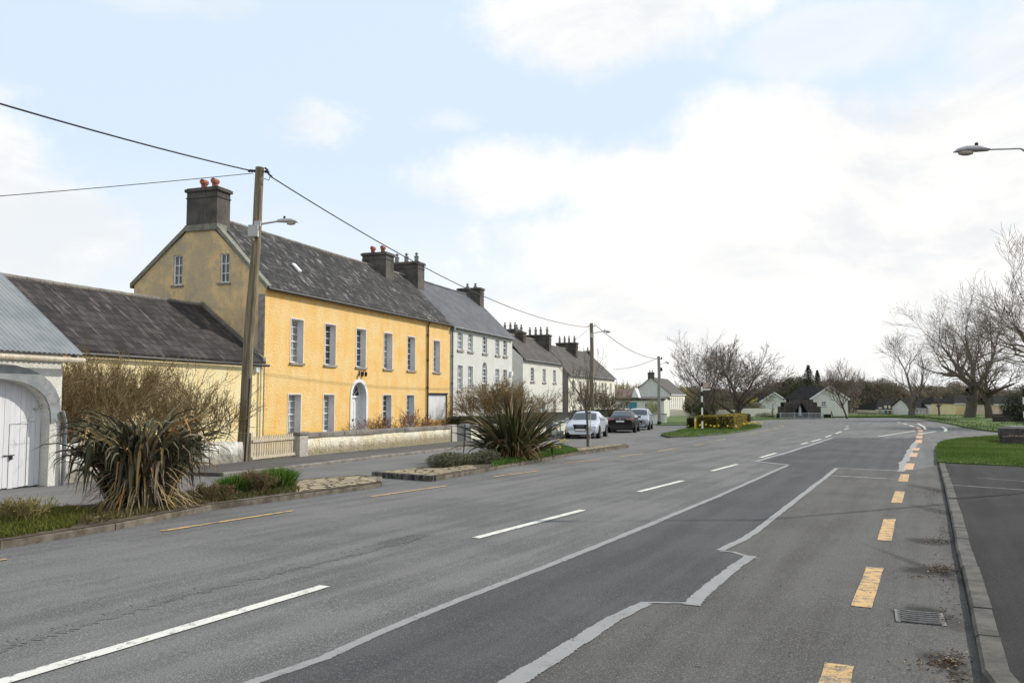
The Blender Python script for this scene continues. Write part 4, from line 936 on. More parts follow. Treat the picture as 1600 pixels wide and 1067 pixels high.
t = thing('garden_gate', 'narrow dark slatted gate between two stone piers left of the spiky flax', 'gate', Sg(s0+.6, v0+.1), RZ)
m = MB(); m.box(0, .95, 0, .04, .06, .12); m.box(0, .95, 0, .04, .72, .78); m.build('rail', M_GUTG, t)
for k in range(10): m = MB(); m.box(.02+k*.096, .07+k*.096, -.02, 0, .04, .82); m.build('bar', M_GREYP, t)
t = thing('stone_pier', 'dark grey gate pier right of the narrow slatted gate', 'pier', Sg(s0+1.6, v0), RZ); m = MB(); m.cbox(0, .5, 0, .36, -.3, .86, .02); m.build('pier_body', M_GREYP, t)
gwall('garden_wall', 'cream rendered wall behind the spiky flax in front of the grey-white house', s0+2.15, -4.4, 19.0, -6.0, .72, .66, .28, M_CREAMW, M_COPE, .07, rough=.008, seed=5)
a = wp(858, 683.3); gwall('garden_wall', 'short white wall just left of the grey gateposts before the off-white house', 19.1, -6.05, a[0], -6.4, .66, .66, .25, M_H3, M_GREYBAND, .06)
t = thing('gatepost', 'dark grey gatepost beside the silver saloon car, nearer the flax', 'gatepost', Sg(a[0]+.15, -6.45), RZ); m = MB(); m.cbox(0, .42, 0, .42, -.3, .86, .03); m.build('post_body', M_GREYP, t)
t = thing('garden_gate', 'white barred gate beside the dark grey gatepost', 'gate', Sg(a[0]+.6, -6.3), RZ)
for z in (.1, .72): m = MB(); m.box(0, 1.0, 0, .03, z, z+.05); m.build('rail', M_WHP, t)
for k in range(8): m = MB(); m.box(.03+k*.125, .05+k*.125, -.015, 0, .1, .80); m.build('bar', M_WHP, t)
gwall('garden_wall', 'white rendered wall with pale coping behind the silver saloon car', a[0]+1.7, -6.45, 36.5, -5.4, .80, .80, .25, M_H3, M_GREYBAND, .06)
gwall('garden_wall', 'dark grey side wall between two front gardens above the white wall', 27.5, -6.0, 27.9, -.2, 1.25, 1.25, .22, M_GREYR, M_COPE, .06)
gwall('garden_wall', 'low brown rubble wall below the white garage doors', 14.3, -1.3, 19.4, -1.3, .95, .95, .3, M_BROWNW, None, rough=.02, seed=8)
p = at(1008, 662); gwall('garden_wall', 'short white wall end behind the silver hatchback', 51.0, -4.6, 58.8, -6.2, .95, .95, .25, M_H3, M_GREYBAND, .05)
t = thing('gatepost', 'dark grey gatepost beside the pale pole base behind the silver hatchback', 'gatepost', far(1021, 84), RZ); m = MB(); m.cbox(0, .4, 0, .4, -.3, .98, .03); m.build('post_body', M_GREYP, t)
t = thing('gatepost', 'white gatepost right beside the foot of the pale pole', 'gatepost', far(1026, 84), RZ); m = MB(); m.cbox(0, .45, 0, .4, -.3, 1.0, .03); m.build('post_body', M_WHWALL, t)

# ================================================================== FAR BUILDINGS
def simple_house(name, label, cat, loc, rz, L, D, ze, zr, wall, roofm, gable_front=False, wins=(), doors=(), base=-1.0, chim=None, over=.25, trim=M_WPAINT, gmat=None, glass=M_GLASS, hip=False):
    """front face at local y=0 facing -y; z measured from the ground at loc"""
    t = thing(name, label, cat, loc, rz); m = MB()
    holes = [w for w in wins]+[d[:4] for d in doors]
    if gable_front:                                                 # ridge runs away from the front
        c = L/2; top = lambda x: ze+(zr-ze)*(1-abs(x-c)/c)
        panel(m, front, 0, L, base, top, holes, (c,)); panel(m, lambda x, z, d: (x, D-d, z), 0, L, base, top, [], (c,))
        m.quad((0, 0, base), (0, D, base), (0, D, ze), (0, 0, ze)); m.quad((L, 0, base), (L, D, base), (L, D, ze), (L, 0, ze)); m.build('wall', wall, t)
        k = (zr-ze)/c; r = MB()
        for sg in (-1, 1):
            xo = c+sg*(c+over); zo = ze-over*k
            p = [(c, -over, zr), (c, D+over, zr), (xo, D+over, zo), (xo, -over, zo)]; r.hexa(p+[(a, b, z+.12) for a, b, z in p])
        r.build('roof', roofm, t); b = MB()
        for sg in (-1, 1):
            xo = c+sg*(c+over); zo = ze-over*k
            p = [(c, -over-.03, zr-.14), (c, -over-.005, zr-.14), (xo, -over-.005, zo-.14), (xo, -over-.03, zo-.14)]; b.hexa(p+[(x, y, z+.27) for x, y, z in p])
            b.box(min(xo, xo-sg*.04), max(xo, xo-sg*.04), 0, D, zo-.16, zo-.02)
        b.build('bargeboard', trim, t)
    else:
        panel(m, front, 0, L, base, lambda x: ze, holes); m.build('wall', wall, t); m = MB(); m.quad((0, D, base), (L, D, base), (L, D, ze), (0, D, ze)); m.build('rear_wall', wall, t)
        for x in (0, L): g_ = MB(); g_.add([(x, 0, base), (x, D, base), (x, D, ze), (x, D/2, ze if hip else zr), (x, 0, ze)], [(0, 1, 2, 3, 4)]); g_.build('gable_wall', gmat or wall, t)
        k = (zr-ze)/(D/2); r = MB()
        if hip:
            hx = min(L*.45, D*.42); o_ = over; zo = ze-over*k; A_ = [(-o_, -o_, zo), (L+o_, -o_, zo), (L+o_, D+o_, zo), (-o_, D+o_, zo)]; B_ = [(hx, D/2, zr), (L-hx, D/2, zr)]
            r.add(A_+[(x, y, z+.12) for x, y, z in A_]+[(x, y, z+.12) for x, y, z in B_], [(0, 3, 2, 1), (0, 1, 5, 4), (1, 2, 6, 5), (2, 3, 7, 6), (3, 0, 4, 7), (4, 5, 9, 8), (5, 6, 9), (6, 7, 8, 9), (7, 4, 8)])
        for sg in (() if hip else (-1, 1)):
            yo = D/2+sg*(D/2+over); zo = ze-over*k; p = [(-over, D/2, zr), (L+over, D/2, zr), (L+over, yo, zo), (-over, yo, zo)]; r.hexa(p+[(a, b, z+.12) for a, b, z in p])
        r.build('roof', roofm, t)
        b = MB(); b.box(-over, L+over, -over-.03, -over, ze-over*k-.12, ze-over*k+.05); b.build('fascia', trim, t)
    for w in wins: window(t, front, w, .08, 2, 2, glass=glass, fw=.10, bar=.05, rev=M_WPAINT, sillh=.10)
    for d in doors:
        q = MB(); tbox(q, front, d[0], d[1], d[2], d[3], .06, .12); q.build('door', d[4], t)
    if chim:
        for c_ in chim: chimney(t, c_[0], c_[1], c_[2], c_[3], zr-.9, zr+c_[4], (.3, .7), poth=.3)
    return t
p = far(1046, 160); simple_house('grey_gabled_house', 'large house with grey gable and white windowed side beyond the cream wall', 'house', p, RZ, 21, 7.4, 4.3, 7.4, M_H4, M_SLATE3,
    wins=[(1.5+i*2.6, 2.6+i*2.6, 1.3, 3.6) for i in range(7)], gmat=M_H2, chim=[(.1, .8, 3.1, 4.3, 1.0)], glass=M_GLASSL)
p = far(959, 142); t = simple_house('teal_door_bungalow', 'low bungalow with teal doors and brown roof in front of the grey gable', 'bungalow', p, RZ-pi/2, 8.5, 6, 3.0, 3.3, M_H3, M_SLATE3,
    wins=[(.5, .95, 1.0, 2.3), (5.2, 5.8, 1.0, 2.4), (6.9, 7.5, 1.0, 2.4)], doors=[(2.0, 2.45, 0, 2.6, M_TEAL), (2.5, 3.9, 0, 2.5, M_TEAL)], trim=M_IRON)
m = MB(); m.hexa([(-1, -.2, 3.12), (3.2, -.2, 3.12), (3.2, 3, 4.75), (-1, 3, 4.75), (-1, -.2, 3.22), (3.2, -.2, 3.22), (3.2, 3, 4.85), (-1, 3, 4.85)]); m.hexa([(-1, 3, 4.75), (3.2, 3, 4.75), (3.2, 6.2, 3.12), (-1, 6.2, 3.12), (-1, 3, 4.85), (3.2, 3, 4.85), (3.2, 6.2, 3.22), (-1, 6.2, 3.22)]); m.build('pitched_roof', simple('brown_tile', (.16, .11, .085), (.22, .16, .13), 3, .85), t)
m = MB(); m.add([(3.0, -.3, 3.3), (4.3, -.3, 3.3), (3.65, -.3, 4.9), (3.0, 1.5, 3.3), (4.3, 1.5, 3.3), (3.65, 2.4, 4.9)], [(0, 1, 2), (1, 4, 5, 2), (0, 2, 5, 3)]); m.build('white_gablet', M_WPAINT, t)
gb = far(1186, 150); simple_house('grey_shed_house', 'small grey gabled house left of the stone grotto behind the cream wall', 'house', gb, radians(6), 5.2, 8, 2.7, 4.3, M_H2, M_TILED, True, base=-1)
gb = far(1263, 133); simple_house('white_gabled_house', 'white gabled house with dark roof right behind the stone grotto', 'house', gb, radians(20), 7.6, 6.0, 3.0, 5.05, M_H3, M_TILED, True, wins=[(2.3, 3.3, 1.75, 2.6)], base=-1)
t = tag(bpy.data.objects[-1], None) if False else None
bl = [(1366, 1421, 182, 1.1, 3.2, M_YBOUND, 'far bungalow with beige walls, green door and hipped dark roof', [(.6, 1.4, .5, 1.5)], [(2.0, 2.6, 0, 1.9, M_TEAL), (3.0, 3.5, 0, 1.9, M_BROWNW)]),
      (1421, 1459, 176, 1.45, 3.3, M_H3, 'far white bungalow right of the round bare tree trunk', [(1.0, 1.6, .3, 1.3), (1.9, 2.3, .1, 1.3), (3.4, 3.9, .4, 1.3)], []),
      (1459, 1489, 174, 2.35, 3.6, M_H4, 'far cream bungalow between two dark tree trunks', [(.4, 1.0, .8, 2.1), (1.4, 2.0, .8, 2.1), (3.0, 3.4, .8, 2.0)], []),
      (1488, 1546, 168, 2.5, 3.9, M_OUTW, 'far yellow bungalow behind the leaning big tree', [(4.9, 5.7, 1.0, 2.0), (6.3, 6.9, 1.0, 2.0)], []),
      (1549, 1600, 160, 2.3, 3.8, wallmat('pinkish_render', (.62, .47, .33), (.68, .53, .39), None, .3, .2), 'far pinkish beige bungalow at the right edge behind the planters', [(2.6, 3.4, 1.0, 1.9)], [])]
for (a, b, Y, ze, zr, wm, lab, wn, dr_) in bl:
    p = far(a, Y); L = (b-a)/FPX*Y/.90; simple_house('bungalow', lab, 'bungalow', p, radians(10), L, 7, ze, zr, wm, M_TILED, wins=wn, doors=dr_, base=-.6, hip=(a != 1421))
# cream wall across the end of the street
def wall2(label, pa, pb, h, t, mat, cope=None, name='garden_wall', rough=0.0):
    sa, sb = toS(pa), toS(pb); return gwall(name, label, sa[0], sa[1], sb[0], sb[1], h, h, t, mat, cope, .05, rough=rough)
wall2('cream garden wall across the end of the lawn with yellow patches', far(1033, 150), far(1157, 137), 1.22, -.3, M_CREAMW)
wall2('taller plain cream wall left of the stone grotto', far(1157, 136.6), far(1217, 127), 1.45, -.3, M_CREAMW)
t = thing('hoarding', 'yellow painted boards leaning on the cream wall behind the island hedge', 'hoarding', far(1091, 142.8), atan2(-11, 13)*0-.62)
for i, mm in enumerate((simple('board_yellow', (.70, .56, .10), (.60, .50, .16), 2, .7), simple('board_mauve', (.40, .28, .24), (.5, .38, .26), 2, .7), simple('board_lime', (.55, .58, .05), (.42, .50, .06), 2, .7))):
    m = MB(); m.box(i*1.05, i*1.05+.98, -.12, -.06, 0, 1.05); m.build('board', mm, t)
# grotto
t = thing('grotto', 'dark stepped stone grotto with pointed arch niche behind white railings', 'grotto', far(1218, 120), radians(-4))
prof = [(0, -.3), (0, 1.72), (.45, 1.72), (.45, 2.35), (1.25, 2.35), (1.25, 2.78), (4.6, 2.78), (4.6, 2.38), (5.15, 2.38), (5.15, 1.75), (5.65, 1.75), (5.65, -.3)]
ax0, ax1, ac = 1.75, 3.95, 2.85
def top(x):
    for (a, b, z) in ((0, .45, 1.72), (.45, 1.25, 2.35), (1.25, 4.6, 2.78), (4.6, 5.15, 2.38), (5.15, 5.65, 1.75)):
        if a <= x <= b: return z
def archt(x): u = abs(x-ac)/1.1; return .65+1.62*max(0, 1-u**1.35)
m = MB(); N = 90; rr = random.Random(8)
xsn = sorted(set([i*5.65/N for i in range(N+1)]+[.45, 1.25, 4.6, 5.15]))
for a, b in zip(xsn[:-1], xsn[1:]):
    c = (a+b)/2; tz = top(c)+rr.uniform(-.03, .03)
    if ax0 < a and b < ax1:
        za, zb_ = archt(a), archt(b); m.quad((a, 0, za), (b, 0, zb_), (b, 0, tz), (a, 0, tz)); m.quad((a, 0, za), (b, 0, zb_), (b, 1.3, zb_), (a, 1.3, za))
        m.quad((a, 1.3, -.3), (b, 1.3, -.3), (b, 1.3, tz), (a, 1.3, tz)); m.box(a, b, .05, 1.25, -.3, .45)
    else: m.quad((a, 0, -.3), (b, 0, -.3), (b, 0, tz), (a, 0, tz)); m.quad((a, 2, -.3), (b, 2, -.3), (b, 2, tz), (a, 2, tz))
    m.quad((a, 0, tz), (b, 0, tz), (b, 2, tz), (a, 2, tz))
for x in (0, 5.65): m.quad((x, 0, -.3), (x, 2, -.3), (x, 2, top(x)), (x, 0, top(x)))
for x in (ax0, ax1): m.quad((x, 0, .4), (x, 1.3, .4), (x, 1.3, .9), (x, 0, .9))
m.build('stone_wall', M_BLOCK, t)
m = MB(); ps = [(ac-1.1+2.2*i/20, archt(ac-1.1+2.2*i/20)) for i in range(21)]
for a, b in zip(ps[:-1], ps[1:]): m.tube([(a[0], -.03, a[1]+.03), (b[0], -.03, b[1]+.03)], .09, 6)
m.build('arch_stones', M_BLOCK, t)
m = MB(); m.box(2.70, 3.0, .35, .5, 2.8, 3.1); m.box(2.80, 2.90, .40, .46, 3.1, 3.3); m.build('cross_base', M_BLOCK, t)
st = MB(); st.lathe([(.24, 0), (.26, .12), (.22, .5), (.20, .8), (.235, 1.05), (.17, 1.22), (.085, 1.30), (.11, 1.38), (.125, 1.48), (.09, 1.58), (.01, 1.62)], 14)
sp = far(1247.5, 120.5); so_ = st.build('statue', M_STATUE, None, smooth=True); so_.location = (sp.x, sp.y, sp.z+.45); tag(so_, 'white veiled statue standing in the dark arched grotto', 'statue')
t = thing('railing', 'low white metal railings in front of the stone grotto', 'railing', far(1217, 117), radians(-4))
Lr = 5.9
for z in (.12, .80): m = MB(); m.box(0, Lr, -.02, .02, z, z+.06); m.build('rail', M_RAILP, t)
for k in range(34): x = Lr*k/33; w = .05 if k % 11 == 0 else .018; m = MB(); m.box(x-w, x+w, -.018, .018, -.1, .92 if k % 11 == 0 else .84); m.build('bar', M_RAILP, t)
t = thing('litter_bin', 'small black bin beside the left end of the white railings', 'bin', far(1213.5, 118)); m = MB(); m.lathe([(.22, -.1), (.25, .6), (.27, .62), (.24, .72), (.1, .78)], 12); m.build('bin_body', M_BLK, t)
t = thing('dark_gate', 'dark low gate panel at the foot of the white gabled house', 'gate', far(1284, 128), radians(10)); m = MB(); m.box(0, 1.3, 0, .06, 0, .55); 
for i in range(6): m.box(.1+i*.2, .14+i*.2, -.02, 0, 0, .6)
m.build('gate_panel', M_EVER, t)

# ================================================================== POLES, WIRES, LAMPS
def lamp_head(parent, mat=M_STEEL, L=.72, name='lamp_head'):
    """head points to -x from the origin"""
    m = MB(); n = 12; secs = [(0, .05, .05, 0), (-.02, .075, .06, 0), (-.22*L/.7, .10, .085, .0), (-.45*L/.7, .115, .085, -.005), (-.62*L/.7, .085, .055, -.03), (-.70*L/.7, .02, .015, -.06)]
    vs = []
    for (x, ry, rz_, dz) in secs:
        for j in range(n):
            a = 2*pi*j/n; vs.append((x, ry*cos(a), dz+rz_*(sin(a) if sin(a) > 0 else sin(a)*.55)))
    m.add(vs, [(i*n+j, i*n+(j+1) % n, (i+1)*n+(j+1) % n, (i+1)*n+j) for i in range(len(secs)-1) for j in range(n)]+[tuple(range(n))])
    hd = m.build(name, mat, parent, smooth=True)
    m = MB(); m.lathe([(.02, 0), (.09, 0), (.08, -.055), (.045, -.075)], 14); ln = m.build('lens', M_LENS, hd, smooth=True); ln.location = (-.46*L/.7, 0, -.045); ln.scale = (1.75*L/.7, 1, 1)
    m = MB(); m.lathe([(.035, 0), (.035, .05), (.02, .065), (.005, .07)], 10); pc = m.build('photocell', M_BLK, hd); pc.location = (-.24*L/.7, 0, .085)
    return hd
def pole(label, base, top, r0, r1, mat, lean=True):
    t = thing('utility_pole', label, 'utility pole', base); m = MB(); d = Vector(top)-Vector(base); n = 10
    m.tube([Vector((0, 0, -.4))]+[d*(i/n)+Vector((.02*sin(i*1.1), 0, 0)) for i in range(n+1)], [r0*1.02]+[r0+(r1-r0)*i/n for i in range(n+1)], 14); m.build('pole_shaft', mat, t, smooth=False)
    return t, d
P1b = at(377, 725, .085); dd = ray(407, 262); k = P1b.y/dd[1]; P1t = Vector((dd[0]*k, P1b.y, EYE+dd[2]*k))
t1, d1 = pole('tall leaning wooden utility pole with grey box, rising in front of the yellow house', P1b, P1t, .165, .125, M_WOODP)
def onp(d, z): return d*(z/d.z)
m = MB(); q = onp(d1, d1.z-1.95); m.cbox(q.x-.17, q.x+.12, -.26, -.12, q.z-.17, q.z+.18, .02); m.tube([(q.x-.02, -.19, q.z-.17), (q.x-.02, -.17, q.z-.28)], .03, 6); m.build('junction_box', M_BOXG, t1, bevel=.01)
m = MB(); q = onp(d1, d1.z-1.72); m.tube([q+Vector((.05, 0, 0)), q+Vector((.35, -.02, .05)), q+Vector((.68, -.04, .10))], .03, 8); m.box(q.x-.02, q.x+.16, -.17, -.10, q.z-.10, q.z+.08); m.build('lamp_arm', M_STEEL, t1)
hd = lamp_head(t1, L=.62); hd.location = q+Vector((.62, -.04, .09)); hd.rotation_euler = (0, radians(2), pi)
m = MB(); q = onp(d1, d1.z-.13)
m.tube([q+Vector((-.30, -.05, .05)), q+Vector((.25, 0, -.02))], .018, 6)
for dx in (-.16, -.24, -.32, .17, .24): m.lathe([(.02, -.04), (.045, -.02), (.045, .02), (.02, .04)], 8, tuple(q+Vector((dx, -.02, .02 if dx < 0 else .02-.3*(dx-.1)))))
m.tube([q+Vector((.14, 0, .12)), q+Vector((.22, -.02, .05)), q+Vector((.27, -.02, -.08)), q+Vector((.36, -.02, -.16))], .03, 6); m.tube([q+Vector((.12, 0, -.2)), q+Vector((.26, 0, -.26)), q+Vector((.30, -.02, -.14))], .012, 5)
m.build('insulator', M_CABLE, t1)
m = MB(); m.tube([Vector((.13, -.1, 0)), onp(d1, 2.4)+Vector((.12, -.1, 0))], .025, 6); m.build('cable_guard', M_IRON, t1)
P2b = far(924, 62); P2t = Vector((P2b.x+.03, 62, 0)); dd = ray(924, 505); P2t.z = EYE+dd[2]*62/dd[1]
t2, d2 = pole('wooden utility pole rising behind the silver saloon car with small street lamp', P2b, P2t, .17, .13, M_WOODP)
q = onp(d2, d2.z-.75); m = MB(); m.tube([q+Vector((.08, 0, 0)), q+Vector((.8, 0, .12))], .03, 6); m.build('lamp_arm', M_STEEL, t2)
hd = lamp_head(t2, L=.7); hd.location = q+Vector((.75, 0, .13)); hd.rotation_euler = (0, 0, pi)
m = MB(); m.box(q.x-.12, q.x+.12, -.28, -.13, q.z-.35, q.z-.02); m.build('junction_box', M_BOXG, t2)
m = MB(); q = onp(d2, d2.z-.25); m.tube([q+Vector((-.3, 0, .02)), q+Vector((.3, 0, .02))], .03, 6); m.build('insulator', M_CABLE, t2)
P3b = at(1030, 664); dd = ray(1029.5, 556.5); k = P3b.y/dd[1]; P3t = Vector((dd[0]*k, P3b.y, EYE+dd[2]*k))
t3, d3 = pole('pale grey utility pole with crossing wires standing beside the lawn', P3b, P3t, .17, .13, M_CONC)
q = onp(d3, d3.z-.72); m = MB(); m.tube([q+Vector((.08, 0, 0)), q+Vector((.62, 0, .12))], .025, 6); m.build('lamp_arm', M_STEEL, t3); hd = lamp_head(t3, L=.4); hd.location = q+Vector((.58, 0, .12)); hd.rotation_euler = (0, 0, pi)
m = MB(); q = onp(d3, d3.z-.3); m.tube([q+Vector((-.15, 0, .05)), q+Vector((.28, 0, .05))], .03, 6); m.lathe([(.03, 0), (.07, .04), (.07, .18), (.03, .2)], 8, tuple(q+Vector((.24, 0, .0)))); m.lathe([(.05, 0), (.10, .04), (.10, .3), (.05, .34)], 8, tuple(q+Vector((.22, 0, -1.1)))); m.build('insulator', M_CABLE, t3)
m = MB(); m.tube([(0, 0, .02), (0, 0, .32)], .19, 12); m.build('pole_foot_band', M_BLK, t3)
def wire(label, a, b, sag, r, seed=0, n=24, name='overhead_wire'):
    a, b = Vector(a), Vector(b); c = (a+b)/2; pts = []
    for i in range(n+1):
        u = i/n; p = a.lerp(b, u); p.z -= sag*4*u*(1-u); pts.append(p-c)
    m = MB(); m.tube(pts, r, 5); o = m.build(name, M_CABLE); o.location = c; tag(o, label, 'wire')
p1 = P1b+onp(d1, d1.z-.12); p2 = P2b+onp(d2, d2.z-.2); p3 = P3b+onp(d3, d3.z-.25)
far_l = S(-46, -4.2); wire('thick upper wire running from the tall wooden pole out over the left edge', p1+Vector((-.2, -.02, 0)), (far_l.x, far_l.y, p1.z+.35), 1.25, .022, n=40)
dq = ray(0, 302); kk = 21/dq[1]; q0 = Vector((dq[0]*kk, 21, EYE+dq[2]*kk)); a = p1+Vector((-.2, 0, -.05)); e = a+(q0-a)*2.6; wire('thin lower wire running from the tall wooden pole to the left edge', a, e+Vector((0, 0, .1)), .12, .011)
wire('overhead wire sagging between the tall wooden pole and the pole behind the cars', p1+Vector((.34, 0, -.17)), p2+Vector((-.25, 0, -.1)), .95, .020, n=40)
wire('overhead wire between the pole behind the cars and the pale grey pole', p2+Vector((.2, 0, .15)), p3+Vector((-.1, 0, 0)), .55, .022)
dq = ray(958, 577); kk = 88/dq[1]; wire('short service wire from the pale grey pole to the end of the cream house', p3+Vector((-.1, 0, .1)), (dq[0]*kk, 88, EYE+dq[2]*kk), .25, .020)
dq = ray(868, 543); kk = 80/dq[1]; wire('faint service wire from the pole behind the cars to the chimneys', p2+Vector((-.2, 0, -.2)), (dq[0]*kk, 80, EYE+dq[2]*kk), .3, .012)
# street lamp reaching in from the right
Y = 17.0; dd = ray(1545, 234); k = Y/dd[1]; A = Vector((dd[0]*k, Y, EYE+dd[2]*k)); bp = gp(A.x+2.6, Y)
t = thing('street_lamp', 'street lamp head on thin arm reaching in from the upper right edge', 'street lamp', bp)
lc = A-bp; hd = lamp_head(t, M_STEEL, L=.74); hd.location = lc; hd.rotation_euler = (0, radians(0), 0)
m = MB(); m.tube([lc+Vector((-.03, 0, 0)), lc+Vector((.66, 0, .02)), lc+Vector((.76, 0, -.03)), lc+Vector((1.6, 0, -.06)), Vector((0, 0, lc.z-.12))], [.018, .018, .03, .032, .034], 8); m.build('lamp_arm', M_STEEL, t)
m = MB(); m.tube([(0, 0, -.3), (0, 0, 1.2), (0, 0, 1.22), (0, 0, lc.z+.05)], [.09, .09, .055, .045], 12); m.build('lamp_post', M_STEEL, t)
# signpost on the island
p = at(1097.5, 674.5, .10); t = thing('signpost', 'black and white striped post with brown finger sign on the traffic island', 'signpost', p)
Hs = 3.22; bands = [(0, .12, M_BLK), (.12, .62, M_WHP), (.62, 1.02, M_BLK), (1.02, 1.52, M_WHP), (1.52, 1.90, M_BLK), (1.90, 2.30, M_WHP), (2.30, 2.60, M_BLK), (2.60, 2.94, M_WHP), (2.94, Hs, M_BLK)]
for (a, b, mm) in bands: m = MB(); m.tube([(0, 0, a), (0, 0, b)], .058, 12); m.build('post_band', mm, t)
m = MB(); m.box(.06, .52, -.012, .012, 2.84, 3.20); m.add([(.52, -.012, 2.84), (.62, -.012, 3.02), (.52, -.012, 3.20), (.52, .012, 2.84), (.62, .012, 3.02), (.52, .012, 3.20)], [(0, 1, 2), (5, 4, 3), (0, 3, 4, 1), (1, 4, 5, 2)]); fs = m.build('finger_sign', M_SIGNB, t)
m = MB(); m.box(.06, .58, -.02, .02, 3.195, 3.22); m.box(.06, .58, -.02, .02, 2.70, 2.80)
for z, a, b in ((3.11, .11, .46), (3.03, .11, .38), (2.95, .11, .48), (2.89, .11, .33)):
    x = a
    while x < b: w_ = .018+.012*((int(x*1000)*7) % 3); m.box(x, x+w_, -.018, -.012, z-.018, z+.018); x += w_+.012
m.build('sign_lettering', M_WHP, fs)
t = thing('bollard', 'short yellow marker post beside the striped signpost', 'bollard', at(1086.5, 672.5, .1)); m = MB(); m.cbox(-.065, .065, -.05, .05, 0, .78, .03); m.build('bollard_body', M_YPAINT, t); m = MB(); m.box(-.05, .05, -.056, -.05, .55, .7); m.build('reflector', M_WHP, t)
# post at the right edge
p = gp((1598-800)/FPX*62, 62, .12); t = thing('striped_post', 'black and white striped post at the right edge beyond the planters', 'signpost', p)
for (a, b, mm) in [(0, .75, M_BLK), (.75, 1.22, M_WHP), (1.22, 1.75, M_BLK), (1.75, 2.28, M_WHP), (2.28, 2.9, M_BLK)]: m = MB(); m.tube([(0, 0, a), (0, 0, b)], .085, 12); m.build('post_band', mm, t)
# drain
dc = at(1437, 966); t = thing('drain_grate', 'iron drain grate with curved bars sunk beside the right kerb', 'drain', dc+Vector((0, 0, .005)), radians(-23))
w2, d2_ = .155, .20
m = MB(); m.box(-w2, w2, -d2_, d2_, -.001, .001); m.build('drain_shade_plate', M_BLK, t)  # shade of the hollow below the bars, painted as a flat black plate
for xa_ in (-w2-.02, w2-.015): m = MB(); m.box(xa_, xa_+.035, -d2_, d2_, .001, .008); m.build('drain_frame', M_RIM2, t)
for k in range(6):
    m = MB(); yy = -d2_+.03+k*.066; m.tube([(-w2+.0, yy+.014, .006), (-.06, yy-.002, .006), (.06, yy-.002, .006), (w2-.0, yy+.014, .006)], .010, 6); m.build('grate_bar', M_RIM2, t)
# stone planters on the right
def planter(label, loc, rz, L, D, h1, h2):
    t = thing('stone_planter', label, 'planter', loc, rz); m = MB(); rr = random.Random(int(L*10))
    def course(x0, x1, y0, y1, z0, z1):
        z = z0
        while z < z1-.02:
            x = x0+rr.uniform(-.15, 0)
            zz = min(z1, z+rr.uniform(.08, .14))
            while x < x1:
                xe = min(x1, x+rr.uniform(.16, .42)); m.cbox(max(x, x0), xe-.012, y0+rr.uniform(0, .03), y1, z, zz-.012, .012); x = xe
            z = zz
    course(0, L, 0, .3, -.1, h1); course(-.15, L, D*.5, D*.5+.3, h1-.1, h2); course(0, .3, .3, D, -.1, h1-.02); course(L-.3, L, .3, D, -.1, h1-.02)
    m.box(.02, L-.02, .02, D-.02, -.2, h1-.05); m.box(-.1, L-.02, D*.5+.03, D*1.5, -.2, h2-.05); m.build('stonework', M_BLOCK, t)
    m = MB(); m.box(.2, L-.1, .2, D*.5, h1-.05, h1+.01); m.build('soil', M_SOIL, t)
    lv = MB(); r2 = random.Random(5)
    for _ in range(500):
        x = r2.uniform(.2, L-.1); y = r2.uniform(.2, D*.48); a = r2.uniform(0, 6.3); lv.add([(x, y, h1), (x+.03*cos(a), y+.03*sin(a), h1+r2.uniform(.01, .07)), (x-.03*sin(a), y+.02, h1+.02)], ((0, 1, 2),), r2.random())
    lv.build('planting', M_LITTER, t); return t
planter('two-tier dark stone planter on the near right grass', at(1566, 698, .1), radians(-31), 4.5, 2.4, .34, .66)
planter('long low dark stone planter on the far right verge', gp((1549-800)/FPX*84, 84, .35), radians(-31), 7, 2.0, .38, .62)
t = thing('concrete_slab', 'low pale concrete block beyond the near stone planter at the right edge', 'concrete block', gp(35.0, 58, .1), radians(-3)); m = MB(); m.cbox(0, 5, 0, 1.2, -.1, .22, .02); m.build('slab', M_CONC, t)
m_ = at(1041, 656.5, .05); t = thing('lawn_sign', 'tiny white notice board standing on the green lawn', 'sign', m_); m = MB(); m.box(-.36, .36, -.02, 0, .25, .45); m.build('board', M_WHP, t); m = MB(); m.box(-.3, -.26, 0, .03, -.1, .3); m.box(.26, .3, 0, .03, -.1, .3); m.build('leg', M_GUTG, t)

